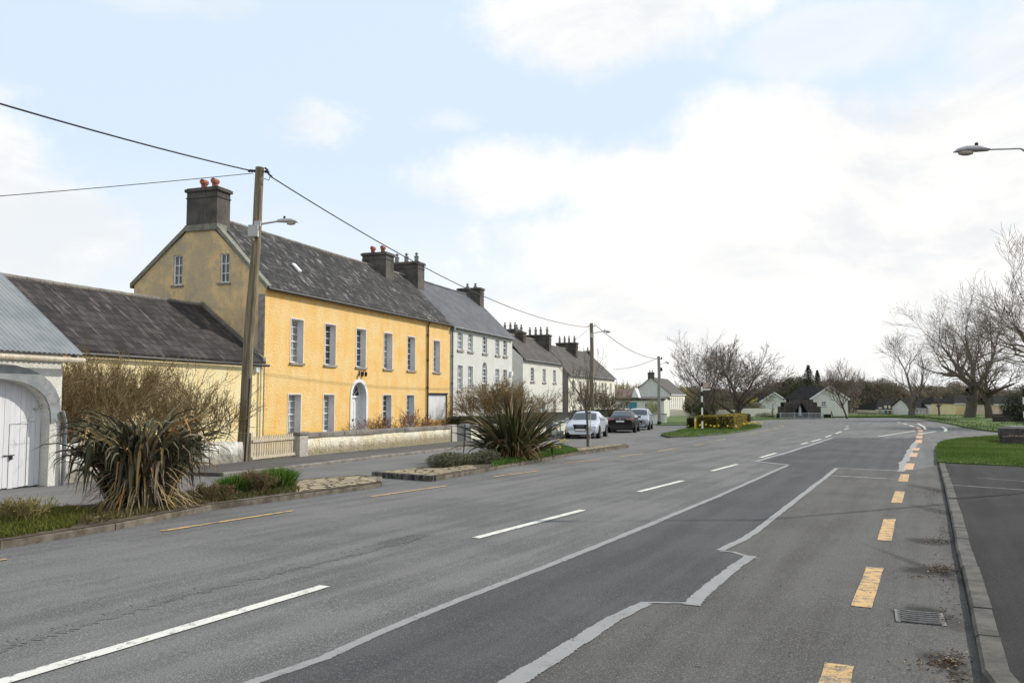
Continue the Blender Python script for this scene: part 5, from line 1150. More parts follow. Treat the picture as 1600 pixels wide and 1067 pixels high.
# ================================================================== CARS
def make_car(label, loc, heading, paint, st, Lw, wheelx, wr, hatch=False, black_back=False):
    """local x forward, y left; st: (x, zbottom, zbelt, halfwidth, ztop, topwidth)"""
    t = thing('parked_car', label, 'car', loc, heading, 'cars parked by the garden walls')
    rings = []; n = len(st)
    for (x, zb, zl, w, zt, wt) in st:
        half = [(0, zb), (w*.80, zb), (w*.97, zb+.12), (w, zb+(zl-zb)*.55), (w*.965, zl), (wt, zt-.03 if zt > zl+.1 else zl+(zt-zl)*.8), (wt*.55, zt), (0, zt+.012)]
        rings.append([(x, y, z) for y, z in half]+[(x, -y, z) for y, z in reversed(half[1:-1])])
    k = len(rings[0]); m = MB(); 
    for r_ in rings: m.add(r_, [])
    fs = [(i*k+j, i*k+(j+1) % k, (i+1)*k+(j+1) % k, (i+1)*k+j) for i in range(n-1) for j in range(k)]
    fs += [tuple(range(k)), tuple(reversed(range((n-1)*k, n*k)))]
    m.add([], []); m.f = fs; m.r = [.5]*len(fs); body = m.build('body', paint, t, smooth=True)
    e = body.modifiers.new('edge', 'BEVEL'); e.width = .03; e.segments = 2; e.limit_method = 'ANGLE'; e.angle_limit = radians(28)
    def pt(i, j, off=0): 
        p = Vector(rings[i][j]); c = Vector((p.x, 0, .7)); d = (p-c); d.normalize(); return p+d*off
    # glass: indices of stations where the cabin starts and ends
    cab = [i for i, s_ in enumerate(st) if s_[4] > s_[2]+.28]; a, b = cab[0], cab[-1]
    def lerp(p, q, u): return Vector(p)+(Vector(q)-Vector(p))*u
    def glassquad(name, p, off):
        c = sum((Vector(x) for x in p), Vector())/4; g_ = MB(); q = [Vector(x)+Vector(off)-(Vector(x)-c)*.07 for x in p]; g_.add(q, [tuple(range(len(q)))]); g_.build(name, M_CGLASS, t)
    # windscreen and rear window
    if st[0][0] > st[-1][0]: f_, bk = a-1, b+1
    for nm_, A_, B_, sx_ in (('windscreen', rings[f_], rings[a], 1), ('rear_window', rings[bk], rings[b], -1)):
        g_ = MB(); vs_ = []
        for j in range(5, 10):
            lo_, hi_ = lerp(A_[j], B_[j], .10), lerp(A_[j], B_[j], .90)
            for v_ in (lo_, hi_): vs_.append(v_+Vector((sx_*.022, 0, .022)))
        vs_ = [Vector((v_.x, v_.y*.96, v_.z)) for v_ in vs_]
        g_.add(vs_, [(2*i, 2*i+2, 2*i+3, 2*i+1) for i in range(4)]); g_.build(nm_, M_CGLASS, t)
    for sg, j4, j5 in ((1, 4, 5), (-1, k-4, k-5)):
        P0 = [rings[i][j4] for i in range(f_, bk+1)]; P1 = [rings[i][j5] for i in range(a, b+1)]
        g_ = MB(); low_ = [Vector(p)+Vector((0, sg*.006, .03)) for p in P0[1:-1]]; up_ = [Vector(p)+Vector((0, sg*.02, -.05)) for p in P1]
        lo1 = lerp(P0[0], P0[1], .35)+Vector((0, sg*.012, .035)); lo2 = lerp(P0[-1], P0[-2], .45)+Vector((0, sg*.012, .035))
        poly = [lo1]+low_+[lo2]+list(reversed(up_)); g_.add(poly, [tuple(range(len(poly)))]); g_.build('side_window', M_CGLASS, t)
        mm = MB(); mx = lerp(P0[0], P0[1], .5); mm.cbox(mx.x-.05, mx.x+.06, min(mx.y+sg*.02, mx.y+sg*.20), max(mx.y+sg*.02, mx.y+sg*.20), mx.z+.0, mx.z+.13, .02); mm.build('wing_mirror', paint, t)
    W_ = max(s_[3] for s_ in st)
    for wx in wheelx:
        for sg in (1, -1):
            a_ = MB(); a_.tube([(wx, sg*(W_-.12), wr), (wx, sg*(W_+.006), wr+.01)], wr+.055, 20); a_.build('wheel_arch', M_BLK, t)
            w_ = MB(); yy = sg*(W_-.09); w_.tube([(wx, yy-.09*sg, wr), (wx, yy+.10*sg, wr), (wx, yy+.115*sg, wr)], [wr, wr, wr-.04], 22); wo_ = w_.build('tyre', M_TYRE, t)
            r_ = MB(); r_.tube([(wx, yy+.10*sg, wr), (wx, yy+.122*sg, wr)], wr*.66, 16)
            r_.build('rim', M_RIM, wo_)
            s2 = MB()
            for q in range(5): an = 2*pi*q/5+.3; an2 = an+.6; s2.add([(wx, yy+.1235*sg, wr), (wx+wr*.6*cos(an), yy+.1235*sg, wr+wr*.6*sin(an)), (wx+wr*.6*cos(an2), yy+.1235*sg, wr+wr*.6*sin(an2))], ((0, 1, 2),))
            s2.build('rim_gap', M_BLK, wo_)
    return t, rings, st
def face_parts(t, x, W_, z, sgn, lamp, plate_z, grille=None, lampw=.32, lamph=.13, inset=.10):
    for sg in (1, -1):
        m = MB(); y0, y1 = sorted((sg*(W_-.06-lampw), sg*(W_-.03))); m.cbox(min(x-sgn*inset, x+sgn*.015), max(x-sgn*inset, x+sgn*.015), y0, y1, z, z+lamph, .02); m.build('headlight' if sgn > 0 else 'tail_light', lamp, t, bevel=.01)
    m = MB(); m.box(min(x, x+sgn*.10), max(x, x+sgn*.10), -.26, .26, plate_z, plate_z+.11); m.build('number_plate', M_PLATE, t)
    m = MB(); m.box(min(x-sgn*.05, x+sgn*.05), max(x-sgn*.05, x+sgn*.05), -W_+.14, W_-.14, .20, .33); m.build('bumper_vent', M_BLK, t)
    if grille:
        m = MB(); m.add([(x+sgn*.085, -.40, grille[1]), (x+sgn*.085, .40, grille[1]), (x+sgn*.085, .26, grille[0]), (x+sgn*.085, -.26, grille[0])], [(0, 1, 2, 3)])
        m.add([(x-sgn*.05, -.40, grille[1]), (x-sgn*.05, .40, grille[1]), (x-sgn*.05, .26, grille[0]), (x-sgn*.05, -.26, grille[0])], [(0, 1, 2, 3)]); m.build('grille', M_BLK, t)
        m = MB()
        for q in range(4): y = -.15+q*.1; m.tube([(x+sgn*.092, y+.05*cos(2*pi*i/10), grille[1]-.09+.05*sin(2*pi*i/10)) for i in range(11)], .008, 4)
        for z_ in (grille[0]+.05, grille[0]+.12, grille[1]-.03): m.box(min(x, x+sgn*.09), max(x, x+sgn*.09), -.36, .36, z_, z_+.012)
        m.build('grille_bars', M_RIM, t)
SAL = [(2.38, .28, .50, .66, .60, .56), (2.28, .22, .62, .80, .70, .66), (1.9, .20, .74, .88, .82, .70), (1.0, .20, .92, .90, .97, .70), (.30, .20, .95, .91, 1.36, .60), (-.45, .20, .96, .91, 1.43, .60), (-1.15, .20, .97, .90, 1.34, .58), (-1.85, .22, .99, .88, 1.04, .66), (-2.2, .26, .95, .84, .99, .66), (-2.36, .34, .80, .76, .86, .64)]
SUV = [(2.05, .32, .62, .64, .72, .54), (1.95, .25, .74, .80, .84, .64), (1.6, .24, .86, .86, .95, .68), (.95, .24, 1.02, .88, 1.08, .68), (.40, .24, 1.04, .88, 1.48, .62), (-.4, .24, 1.05, .88, 1.56, .62), (-1.35, .24, 1.07, .87, 1.52, .60), (-1.75, .26, 1.08, .85, 1.42, .56), (-2.02, .30, 1.02, .80, 1.08, .64), (-2.1, .36, .75, .76, .95, .60)]
def face_dir(a, b): d = b-a; return atan2(d.y, d.x)
ca = at(903, 686.5); CA = pi/2-radians(13.5); CU = Vector((cos(CA), sin(CA), 0)); hd_ = CA+pi
c1 = at(907, 685.5)+CU*2.35
c1.z = gz(c1.x, c1.y); t, _, _ = make_car('silver saloon car facing the camera, nearest of the parked cars', c1, hd_, M_CARW, SAL, 4.7, (1.42, -1.36), .33)
face_parts(t, 2.31, .84, .56, 1, M_LAMPW, .44, (.40, .78))
c2 = at(969, 676.3)+CU*2.4; c2.z = gz(c2.x, c2.y)
t, _, _ = make_car('dark plum saloon car seen from behind, second in the parked row', c2, CA, M_CARB, SAL, 4.7, (1.42, -1.36), .33)
face_parts(t, -2.33, .80, .80, -1, M_LAMPR, .72, None, .34, .15, .16)
m = MB(); m.lathe([(.01, 0), (.05, 0), (.05, .015), (.01, .02)], 12); e = m.build('badge', M_RIM, t); e.location = (-2.36, 0, .9); e.rotation_euler = (0, -pi/2, 0)
c3 = at(995, 672)+CU*2.2; c3.z = gz(c3.x, c3.y)
t, _, _ = make_car('silver tall hatchback parked beyond the dark plum saloon', c3, CA+pi, M_CARS, SUV, 4.2, (1.32, -1.3), .33)
face_parts(t, 2.0, .82, .70, 1, M_LAMPW, .45, (.40, .72))
c4 = c3+Vector((-1.55*cos(TH), 1.55*sin(TH), 0))+Vector((U.x, U.y, 0))*.8; c4 = far(968, 76)
t, _, _ = make_car('champagne car mostly hidden behind the dark plum saloon', c4, RZ+pi, M_CARC, SUV, 4.2, (1.32, -1.3), .33)
face_parts(t, 2.0, .82, .70, 1, M_LAMPW, .45, (.40, .72))

# ================================================================== PLANTS
ENV = [None]
def grow(T, K, p, d, L, r, lev, mx, rr, upb, wob, nch, ang, rmin, shrink=.68):
    ns = 5 if lev == 0 else (4 if lev < 3 else 2); pts = [p.copy()]; rad = [r]; q = p.copy(); dd = d.copy(); r1 = max(rmin, r*(.62 if lev == 0 else .35)); dirs = []
    for i in range(ns):
        dd = (dd+Vector((rr.gauss(0, wob), rr.gauss(0, wob), rr.gauss(0, wob)+upb))).normalized(); q2_ = q+dd*(L/ns)
        if ENV[0] and lev and (i or lev > 1) and ((q2_.x-ENV[0][0])**2+(q2_.y)**2)/ENV[0][2]**2+((q2_.z-ENV[0][1])/ENV[0][3])**2 > 1+.12*sin(q2_.x*37+q2_.y*23+q2_.z*31): break
        q = q2_; pts.append(q.copy()); rad.append(r+(r1-r)*(i+1)/ns); dirs.append(dd.copy())
    if len(pts) > 1: (T if lev <= 1 else K).tube(pts, rad, 8 if lev == 0 else 6 if lev == 1 else 4 if lev == 2 else 3, cap=False, r=rr.random())
    ns = len(pts)-1
    if ns == 0: return
    if lev >= mx: return
    n = nch[min(lev, len(nch)-1)]
    for c in range(n):
        u = (rr.uniform(.62, 1.0) if lev == 0 else rr.uniform(.22, 1.0)); 
        if c == 0: u = 1.0
        i = min(ns-1, int(u*ns)); f = u*ns-i; bp_ = pts[i].lerp(pts[i+1], f); base = dirs[i]
        a = radians(rr.uniform(*ang)) if c else radians(rr.uniform(5, 25)); az_ = rr.uniform(0, 2*pi) if lev else 2*pi*c/n+rr.uniform(-.5, .5)
        o = base.orthogonal().normalized(); o2 = base.cross(o); nd = base*cos(a)+(o*cos(az_)+o2*sin(az_))*sin(a)
        rb = rad[i]+(rad[i+1]-rad[i])*f
        grow(T, K, bp_, nd, L*shrink*rr.uniform(.75, 1.15)*(1.0 if lev else 1.0)*(1-.25*u if lev else 1), max(rmin, rb*rr.uniform(.5, .72)), lev+1, mx, rr, upb, wob, nch, ang, rmin, shrink)
def bare_tree(name, label, loc, H, tr, seed, trunk=.25, mx=4, nch=(6, 6, 6, 5), ang=(28, 62), upb=.06, wob=.13, rmin=.010, tw=None, bark=None, lean=(0, 0), limb=.40, group=None, twopart=None, shrink=.66, env=None):
    t = thing(name, label, 'tree', loc, 0, group); T, K = MB(), MB(); rr = random.Random(seed)
    d = Vector((lean[0], lean[1], 1)).normalized(); ENV[0] = env
    # measure once then scale so that the height is right
    grow(T, K, Vector((0, 0, -.1)), d, trunk, tr/H, 0, mx, rr, upb, wob, nch, ang, rmin/H, limb/trunk if False else shrink)
    ENV[0] = None; zs = sorted(v[2] for v in K.v) if K.v else [1]; top_ = zs[int(len(zs)*.999)-1]; s_ = H/top_
    for M__ in (T, K):
        M__.v = [(x*s_, y*s_, z*s_) for x, y, z in M__.v]
    T.build('trunk', bark or M_BARKD, t, smooth=True); K.build('crown', tw or M_TWIG, t)
    return t
B5 = dict(mx=5, nch=(8, 6, 5, 5, 3), ang=(16, 54), upb=.07)
TS = [('left of the two bare trees behind the island hedge, with the straighter slimmer trunk', far(1114, 86), 9.5, .15, 11, dict(trunk=.28, env=(.0, .56, .31, .46), rmin=.0065, bark=M_BARK, mx=5, nch=(8, 6, 5, 4, 3), ang=(16, 56), upb=.05)),
 ('right of the two bare trees behind the island hedge, forking low and spreading', far(1138, 88), 8.9, .19, 23, dict(trunk=.20, env=(.03, .55, .42, .47), rmin=.0065, bark=M_BARK, mx=5, nch=(8, 6, 5, 4, 3), ang=(20, 62), upb=.04)),
 ('round bare tree standing alone before the far white bungalow', far(1418, 150, .15), 15.6, .36, 31, dict(trunk=.20, env=(0, .58, .47, .44), rmin=.0075, **B5)),
 ('big bare tree with thick leaning trunk on the right verge', gp((1511-800)/FPX*104, 104, .5), 17.8, .52, 47, dict(trunk=.24, env=(.02, .60, .45, .44), rmin=.0060, lean=(.14, 0), **dict(B5, nch=(11, 7, 5, 5, 4), ang=(20, 66), upb=.04))),
 ('smaller dark bare tree just right of the thick leaning trunk', gp((1546-800)/FPX*100, 100, .5), 10.5, .28, 53, dict(trunk=.24, env=(0, .60, .55, .45), rmin=.010, upb=.02)),
 ('bare tree at the right edge whose branches hang into the frame', gp((1672-800)/FPX*72, 72, .4), 17.0, .32, 61, dict(trunk=.20, env=(0, .60, .50, .48), rmin=.0055, **dict(B5, nch=(9, 6, 5, 5, 4)))),
 ('bare dome-headed tree with thin trunk before the far cream bungalow', far(1463, 150, .3), 8.2, .20, 67, dict(trunk=.38, env=(0, .70, .52, .32), rmin=.012, nch=(8, 6, 5, 4))),
 ('small bare tree before the blank wall of the white gabled house', far(1300, 122), 3.9, .09, 71, dict(trunk=.38, env=(0, .70, .46, .30), mx=3, nch=(7, 6, 5), rmin=.007)),
 ('leaning slender bare tree at the right of the white gabled house', far(1324, 120, .1), 8.6, .14, 73, dict(trunk=.36, env=(-.15, .62, .34, .44), lean=(-.20, 0), rmin=.008, nch=(8, 7, 6, 5), ang=(16, 44))),
 ('little bare tree at the left end of the stone grotto', far(1204, 124), 3.6, .08, 79, dict(trunk=.38, env=(0, .70, .46, .30), mx=3, nch=(7, 6, 5), rmin=.007)),
 ('tiny bare tree beside the lawn left of the striped signpost', far(1083, 118), 3.8, .07, 83, dict(trunk=.36, env=(0, .66, .40, .36), mx=3, nch=(7, 5, 5), rmin=.009))]
for lab, lc_, H_, tr_, sd_, kw in TS:
    kw.setdefault('nch', (9, 7, 6, 5)); kw.setdefault('ang', (28, 66)); kw.setdefault('upb', .05); kw.setdefault('shrink', .80)
    bare_tree('bare_tree', lab, lc_, H_, tr_, sd_, **kw)
# sapling with its stake in the strip
t = bare_tree('sapling', 'slender bare sapling in the paved strip before the silver saloon', at(918, 698.5, .12), 4.2, .042, 91, trunk=.40, nch=(8, 5, 5), ang=(16, 44), mx=3, upb=.12, wob=.07, rmin=.004, shrink=.62, bark=M_BARK)
t = thing('tree_stake', 'thin wooden stake beside the bare sapling', 'stake', at(922, 698, .1)); m = MB(); m.tube([(0, 0, -.1), (.02, 0, 1.55)], .022, 6); m.build('stake_shaft', M_PICKET, t); m = MB(); m.box(-.10, .03, -.03, .03, 1.3, 1.36); m.build('tie', M_BLK, t)

def foliage(mb, c, r, n, size, rr, base=.5, spread=.25, flat=1.0, shell=.0, lit=0):
    for _ in range(n):
        while True:
            v = Vector((rr.uniform(-1, 1), rr.uniform(-1, 1), rr.uniform(-1, 1)))
            if shell < v.length < 1: break
        p = Vector(c)+Vector((v.x*r[0], v.y*r[1], v.z*r[2])); a = Vector((rr.gauss(0, 1), rr.gauss(0, 1), rr.gauss(0, 1)*flat)).normalized(); b = a.orthogonal().normalized(); s_ = size*rr.uniform(.5, 1.4)
        mb.add([p-a*s_, p+b*s_*.6, p+a*s_], ((0, 1, 2),), min(1, max(0, rr.gauss(base, spread))))
rr = random.Random(5)
# woodland along the horizon
prof = [(940, 601), (975, 598), (1010, 602), (1060, 606), (1090, 602), (1150, 607), (1185, 606), (1205, 600), (1222, 596), (1240, 587), (1258, 588), (1275, 592), (1300, 588), (1330, 592), (1360, 595), (1385, 594), (1405, 600), (1440, 598), (1480, 600), (1540, 604), (1600, 600), (1700, 598), (1800, 596)]
def pt_(px):
    for (a, ya), (b, yb_) in zip(prof[:-1], prof[1:]):
        if a <= px <= b: return ya+(yb_-ya)*(px-a)/(b-a)
    return 600
m = MB(); px = 1060
KW = MB()
while px < 1800:
    for lay, Y in enumerate((200, 222, 245)):
        q = px+rr.uniform(-5, 5); Yj = Y+rr.uniform(-8, 8); yt = pt_(q)+4*sin(q*.045)+rr.uniform(-4, 8)+(2-lay)*3.5; top_ = EYE+(620-yt)/FPX*Yj; gr = gz(0, Yj); hh = top_-gr; x = (q-800)/FPX*Yj
        b = rr.choice([.12, .2, .5, .62, .7, .78, .86]) if q < 1205 else rr.choice([.05, .12, .2, .5]) if q < 1262 else rr.choice([.3, .5, .62, .7, .78, .86, .95])
        foliage(m, (x, Yj, gr+hh*.5), (rr.uniform(2.2, 3.6), 2.4, hh*.50), 700, .30, rr, b, .10)
        for _ in range(3): foliage(m, (x+rr.uniform(-2, 2), Yj-1, gr+hh*rr.uniform(.72, .9)), (rr.uniform(.8, 1.4), 1, rr.uniform(.6, 1.1)), 130, .26, rr, b+rr.uniform(-.08, .08), .10)
        T0 = MB(); grow(KW, KW, Vector((x, Yj, gr)), Vector((0, 0, 1)), hh*rr.uniform(.45, .66), .12, 0, 2, rr, .1, .1, (7, 6, 5), (18, 46), .028, .62)
    px += 9
tag(m.build('woodland', M_WOOD), 'mixed brown and green woodland closing the view beyond the road', 'woodland', kind='stuff')
tag(KW.build('woodland_branches', M_TWIG), 'bare branch tips rising over the woodland beyond the road', 'woodland', kind='stuff')
m = MB(); K2 = MB(); px = 940
while px < 1075:
    for Y in (190, 206):
        q = px+rr.uniform(-3, 3); yt = pt_(q)+rr.uniform(-1, 5); hh = EYE+(620-yt)/FPX*Y-gz(0, Y); x = (q-800)/FPX*Y
        foliage(m, (x, Y, gz(0, Y)+hh*.5), (2.2, 2, hh*.5), 380, .24, rr, rr.choice([.2, .35, .6, .9]), .12)
        grow(K2, K2, Vector((x, Y, gz(0, Y))), Vector((0, 0, 1)), hh*.6, .08, 0, 2, rr, .15, .06, (6, 5, 4), (10, 28), .025, .6)
    px += 6
tag(m.build('willow_scrub', M_RUSSET), 'russet and yellow scrub behind the teal-doored bungalow', 'woodland', kind='stuff')
tag(K2.build('willow_stems', simple('willow_stem', (.34, .28, .10), (.42, .36, .18), 1, .9)), 'upright yellowish stems above the russet scrub', 'woodland', kind='stuff')
# dark scrub masses at middle distance
def bush(name, label, loc, r, n, size, mat, seed, base=.5, spr=.25, twig=None, cat='bush', stems=0):
    t = thing(name, label, cat, loc); rr = random.Random(seed); m = MB()
    foliage(m, (0, 0, r[2]*.85), r, n, size, rr, base, spr, shell=.25)
    for _ in range(7): a = rr.uniform(0, 6.3); foliage(m, (r[0]*.6*cos(a), r[1]*.6*sin(a), r[2]*rr.uniform(.5, 1.3)), (r[0]*.45, r[1]*.45, r[2]*.45), n//8, size, rr, base+rr.uniform(-.2, .2), spr)
    m.build('foliage', mat, t); k = MB()
    for _ in range(max(3, stems)): grow(k, k, Vector((rr.uniform(-.1, .1)*r[0], rr.uniform(-.1, .1)*r[1], -.05)), Vector((rr.gauss(0, .35), rr.gauss(0, .35), 1)).normalized(), r[2]*.8, .03*r[2], 0, 2, rr, .05, .12, (5, 4), (20, 50), .004*r[2], .6)
    k.build('stems', twig or M_TWIG, t); return t
bush('forsythia', 'bright yellow-green blossom bush behind the island trees', far(1177, 152), (2.0, 1.5, 1.9), 1700, .13, M_YBUD, 3, .5)
bush('evergreen_bush', 'dark evergreen bush at the right edge beside the striped post', gp((1594-800)/FPX*78, 78, .3), (1.9, 1.8, 1.5), 5000, .09, M_EVER, 4, .3)
bush('evergreen_bush', 'dark rounded shrub on the far long stone planter', gp((1573-800)/FPX*85, 85, .6), (.55, .5, .45), 900, .06, M_EVER, 14, .5)
bush('low_shrub', 'low olive shrub at the foot of the taller cream wall', far(1196, 124), (1.9, .6, .5), 1200, .07, M_OLIVE, 5)
bush('low_shrub', 'low yellowish shrub in front of the teal-doored bungalow', far(1018, 128), (1.1, 1.0, 1.7), 1500, .08, attrmat('lime_leaf', [(0, (.16, .17, .05)), (1, (.34, .34, .14))], .8, .3), 6)
for i, (q, Y, w, hz, lab) in enumerate([(1088, 128, 2.6, 3.4, 'olive evergreen mass left of the two island trees'), (1102, 124, 2.0, 2.6, 'dark bush behind the finger sign'), (1150, 135, 5, 2.9, 'wide brownish scrub behind the cream wall and the island trees')]):
    bush('scrub', lab, far(q, Y+14), (w, 1.8, hz*.62), 2600, .16, M_OLIVE if i < 2 else M_WOOD, 20+i, .25 if i < 2 else .5, .2)
# conifers
def conifer(label, loc, H, w, seed):
    t = thing('spruce', label, 'tree', loc); rr = random.Random(seed); m = MB(); k = MB(); k.tube([(0, 0, -.2), (0, 0, H*.97)], [H*.02, .03], 8)
    z = H*.12
    while z < H:
        rad = w*(1-z/H)**.8*rr.uniform(.75, 1.15)+.08; nb = 11
        for b in range(nb):
            a = 2*pi*b/nb+rr.uniform(-.3, .3); R_ = rad*rr.uniform(.7, 1.1); e = Vector((cos(a)*R_, sin(a)*R_, -R_*.28))
            k.tube([(0, 0, z), (e.x, e.y, z+e.z)], [.03, .01], 3)
            for s_ in range(26):
                u = rr.uniform(.1, 1); p = Vector((0, 0, z))+e*u+Vector((rr.gauss(0, .10), rr.gauss(0, .10), rr.gauss(-.05, .10))); q = Vector((rr.gauss(0, 1), rr.gauss(0, 1), rr.gauss(-.4, .5))).normalized()*.22; o = q.orthogonal().normalized()*.07
                m.add([p-o, p+o, p+q], ((0, 1, 2),), rr.random()*.9)
        z += H*.035
    k.build('trunk', M_BARKD, t); m.build('crown', M_EVER, t)
conifer('tall dark spruce rising behind the white gabled house', far(1262, 190), 11.0, 6.0, 3); conifer('slim spruce right of the tallest spruce on the horizon', far(1276, 215), 10.6, 3.6, 4)
# hedges
def hedge(label, poly, h, mat, n, size, base, spr, core, seed, fl=None):
    c = sum(poly, Vector())/len(poly); t = thing('hedge', label, 'hedge', c); rr = random.Random(seed); m = MB(); N = len(poly)
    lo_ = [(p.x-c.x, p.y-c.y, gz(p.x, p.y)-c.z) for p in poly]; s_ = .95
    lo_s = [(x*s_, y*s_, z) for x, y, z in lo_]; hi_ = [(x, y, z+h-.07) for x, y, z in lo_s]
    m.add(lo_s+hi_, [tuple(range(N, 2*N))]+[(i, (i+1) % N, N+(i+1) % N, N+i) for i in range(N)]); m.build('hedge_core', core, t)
    lv = MB(); P2 = [Vector(p) for p in lo_]; per = sum((P2[(i+1) % N]-P2[i]).length for i in range(N))
    def leaf(p): 
        a = Vector((rr.gauss(0, 1), rr.gauss(0, 1), rr.gauss(0, 1))).normalized(); b = a.orthogonal().normalized(); q = size*rr.uniform(.5, 1.5); lv.add([p-a*q, p+b*q*.7, p+a*q], ((0, 1, 2),), min(1, max(0, rr.gauss(base, spr))))
    for i in range(N):
        a, b = P2[i], P2[(i+1) % N]
        for _ in range(int(n*(b-a).length/per)):
            p = a.lerp(b, rr.random()); p = p+Vector((0, 0, rr.uniform(0, h))); leaf(p+Vector((rr.gauss(0, .05), rr.gauss(0, .05), 0)))
    V3 = [Vector((p.x, p.y, 0)) for p in P2]; x0 = min(p.x for p in V3); x1 = max(p.x for p in V3); y0 = min(p.y for p in V3); y1 = max(p.y for p in V3); k = 0
    while k < n//2:
        x, y = rr.uniform(x0, x1), rr.uniform(y0, y1)
        if inpoly(x, y, V3): leaf(Vector((x, y, h+rr.gauss(-.02, .035)+(gz(c.x+x, c.y+y)-c.z)))); k += 1
    lv.build('hedge_leaves', mat, t); return t
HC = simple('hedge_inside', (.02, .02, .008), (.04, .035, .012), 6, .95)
E_ = Vector((U.x, U.y, 0))
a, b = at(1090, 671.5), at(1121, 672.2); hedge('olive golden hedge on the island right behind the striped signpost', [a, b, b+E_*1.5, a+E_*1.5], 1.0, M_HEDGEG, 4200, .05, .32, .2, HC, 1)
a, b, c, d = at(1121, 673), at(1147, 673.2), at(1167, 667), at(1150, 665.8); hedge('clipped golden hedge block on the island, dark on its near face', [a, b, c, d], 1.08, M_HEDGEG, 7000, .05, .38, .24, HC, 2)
a, b = at(1074, 667.8), at(1088, 668); hedge('small dark hedge piece left of the yellow marker post', [a, b, b+E_*1.2, a+E_*1.2], .75, M_HEDGED, 1500, .05, .3, .2, HC, 3)
a = far(1160, 80); b = far(1168, 80); hedge('dark hedge end behind the golden hedge block', [a, b, b+E_*2, a+E_*2], .95, M_HEDGED, 1500, .05, .4, .25, HC, 4)
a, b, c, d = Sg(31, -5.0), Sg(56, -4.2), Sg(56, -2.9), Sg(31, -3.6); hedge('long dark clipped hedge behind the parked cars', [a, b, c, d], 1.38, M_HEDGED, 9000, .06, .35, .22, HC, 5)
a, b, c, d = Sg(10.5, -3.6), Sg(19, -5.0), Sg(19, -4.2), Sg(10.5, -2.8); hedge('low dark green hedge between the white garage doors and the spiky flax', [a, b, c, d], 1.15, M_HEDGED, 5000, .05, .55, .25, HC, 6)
# flax
def flax(label, loc, n, Lr, W_, seed, mat, bendr, elev, brk, spread=.28, dead=0.0):
    t = thing('flax', label, 'flax plant', loc); rr = random.Random(seed); m = MB()
    for b in range(n):
        az_ = rr.uniform(0, 2*pi); L = rr.uniform(*Lr); e = radians(rr.uniform(*elev)); bend = radians(rr.uniform(*bendr)); w = W_*rr.uniform(.6, 1.2); r0 = rr.uniform(0, spread)
        p = Vector((cos(az_)*r0, sin(az_)*r0, 0)); az_ += rr.gauss(0, .35); NS = 9; kb = rr.randint(4, 7) if rr.random() < brk else None; el_ = e; tw = rr.uniform(-.5, .5); side0 = Vector((-sin(az_), cos(az_), 0)); vs = []
        col = rr.random()**1.25
        if rr.random() < dead: col = rr.uniform(.86, 1)
        for i in range(NS+1):
            u = i/NS; wd = w*(.55+.9*u if u < .45 else .95*(1-((u-.45)/.55)**1.8)+.01); dirv_ = Vector((cos(az_)*cos(el_), sin(az_)*cos(el_), sin(el_)))
            nrm = side0.cross(dirv_).normalized(); sd_ = (side0*cos(tw*u*2)+nrm*sin(tw*u*2)); fold = nrm*wd*.28
            q = [p-sd_*wd/2-fold, p, p+sd_*wd/2-fold]; 
            vs += [v if v.z > .015 else Vector((v.x, v.y, .015)) for v in q]
            p = p+dirv_*(L/NS)
            if p.z < .03: p.z = .03; el_ = max(el_, -.05)
            el_ -= bend*(u**1.2)/NS*1.9; el_ = max(el_, radians(-82))
            if kb == i: el_ -= radians(rr.uniform(50, 110)); el_ = max(el_, radians(-86)); az_ += rr.gauss(0, .3)
        m.add(vs, [(i*3+j, i*3+j+1, i*3+3+j+1, i*3+3+j) for i in range(NS) for j in (0, 1)], col)
    o = m.build('leaves', mat, t); return t
t = flax('huge drooping dark flax with battered strap leaves at the near left kerb', at(217, 801, .10), 620, (1.05, 2.0), .074, 5, M_FLAX, (120, 250), (66, 94), .50, .46, .06)
def flax_skirt(t, n, R_, seed, mat, L=(.5, 1.1), w=.04):
    rr = random.Random(seed); m = MB()
    for _ in range(n):
        a = rr.uniform(0, 6.28); r0 = rr.uniform(.1, .35); l = rr.uniform(*L); p = Vector((cos(a)*r0, sin(a)*r0, rr.uniform(.05, .55))); a += rr.gauss(0, .3); e = radians(rr.uniform(-5, 35)); vs = []
        for i in range(6):
            d = Vector((cos(a)*cos(e), sin(a)*cos(e), sin(e))); sd_ = Vector((-sin(a), cos(a), 0)); ww = w*(1-i/5.5); vs += [p-sd_*ww/2, p+sd_*ww/2]; p = p+d*l/5; e -= radians(16)
            if p.z < .02: p.z = .02; e = 0
        m.add(vs, [(2*i, 2*i+1, 2*i+3, 2*i+2) for i in range(5)], rr.uniform(.7, 1))
    m.build('dead_leaves', mat, t)
flax_skirt(t, 260, 1, 3, M_FLAX, (.55, 1.1), .045)
t = flax('spiky dark green flax with upright pointed leaves in the planted strip', at(803, 722, .10), 330, (1.05, 2.15), .11, 9, M_FLAX2, (5, 95), (20, 88), .14, .34, .04)
flax_skirt(t, 420, 1, 4, attrmat('dead_flax', [(0, (.08, .04, .025)), (.7, (.22, .12, .07)), (1, (.38, .26, .14))], .8, .2), (.5, 1.05), .04)
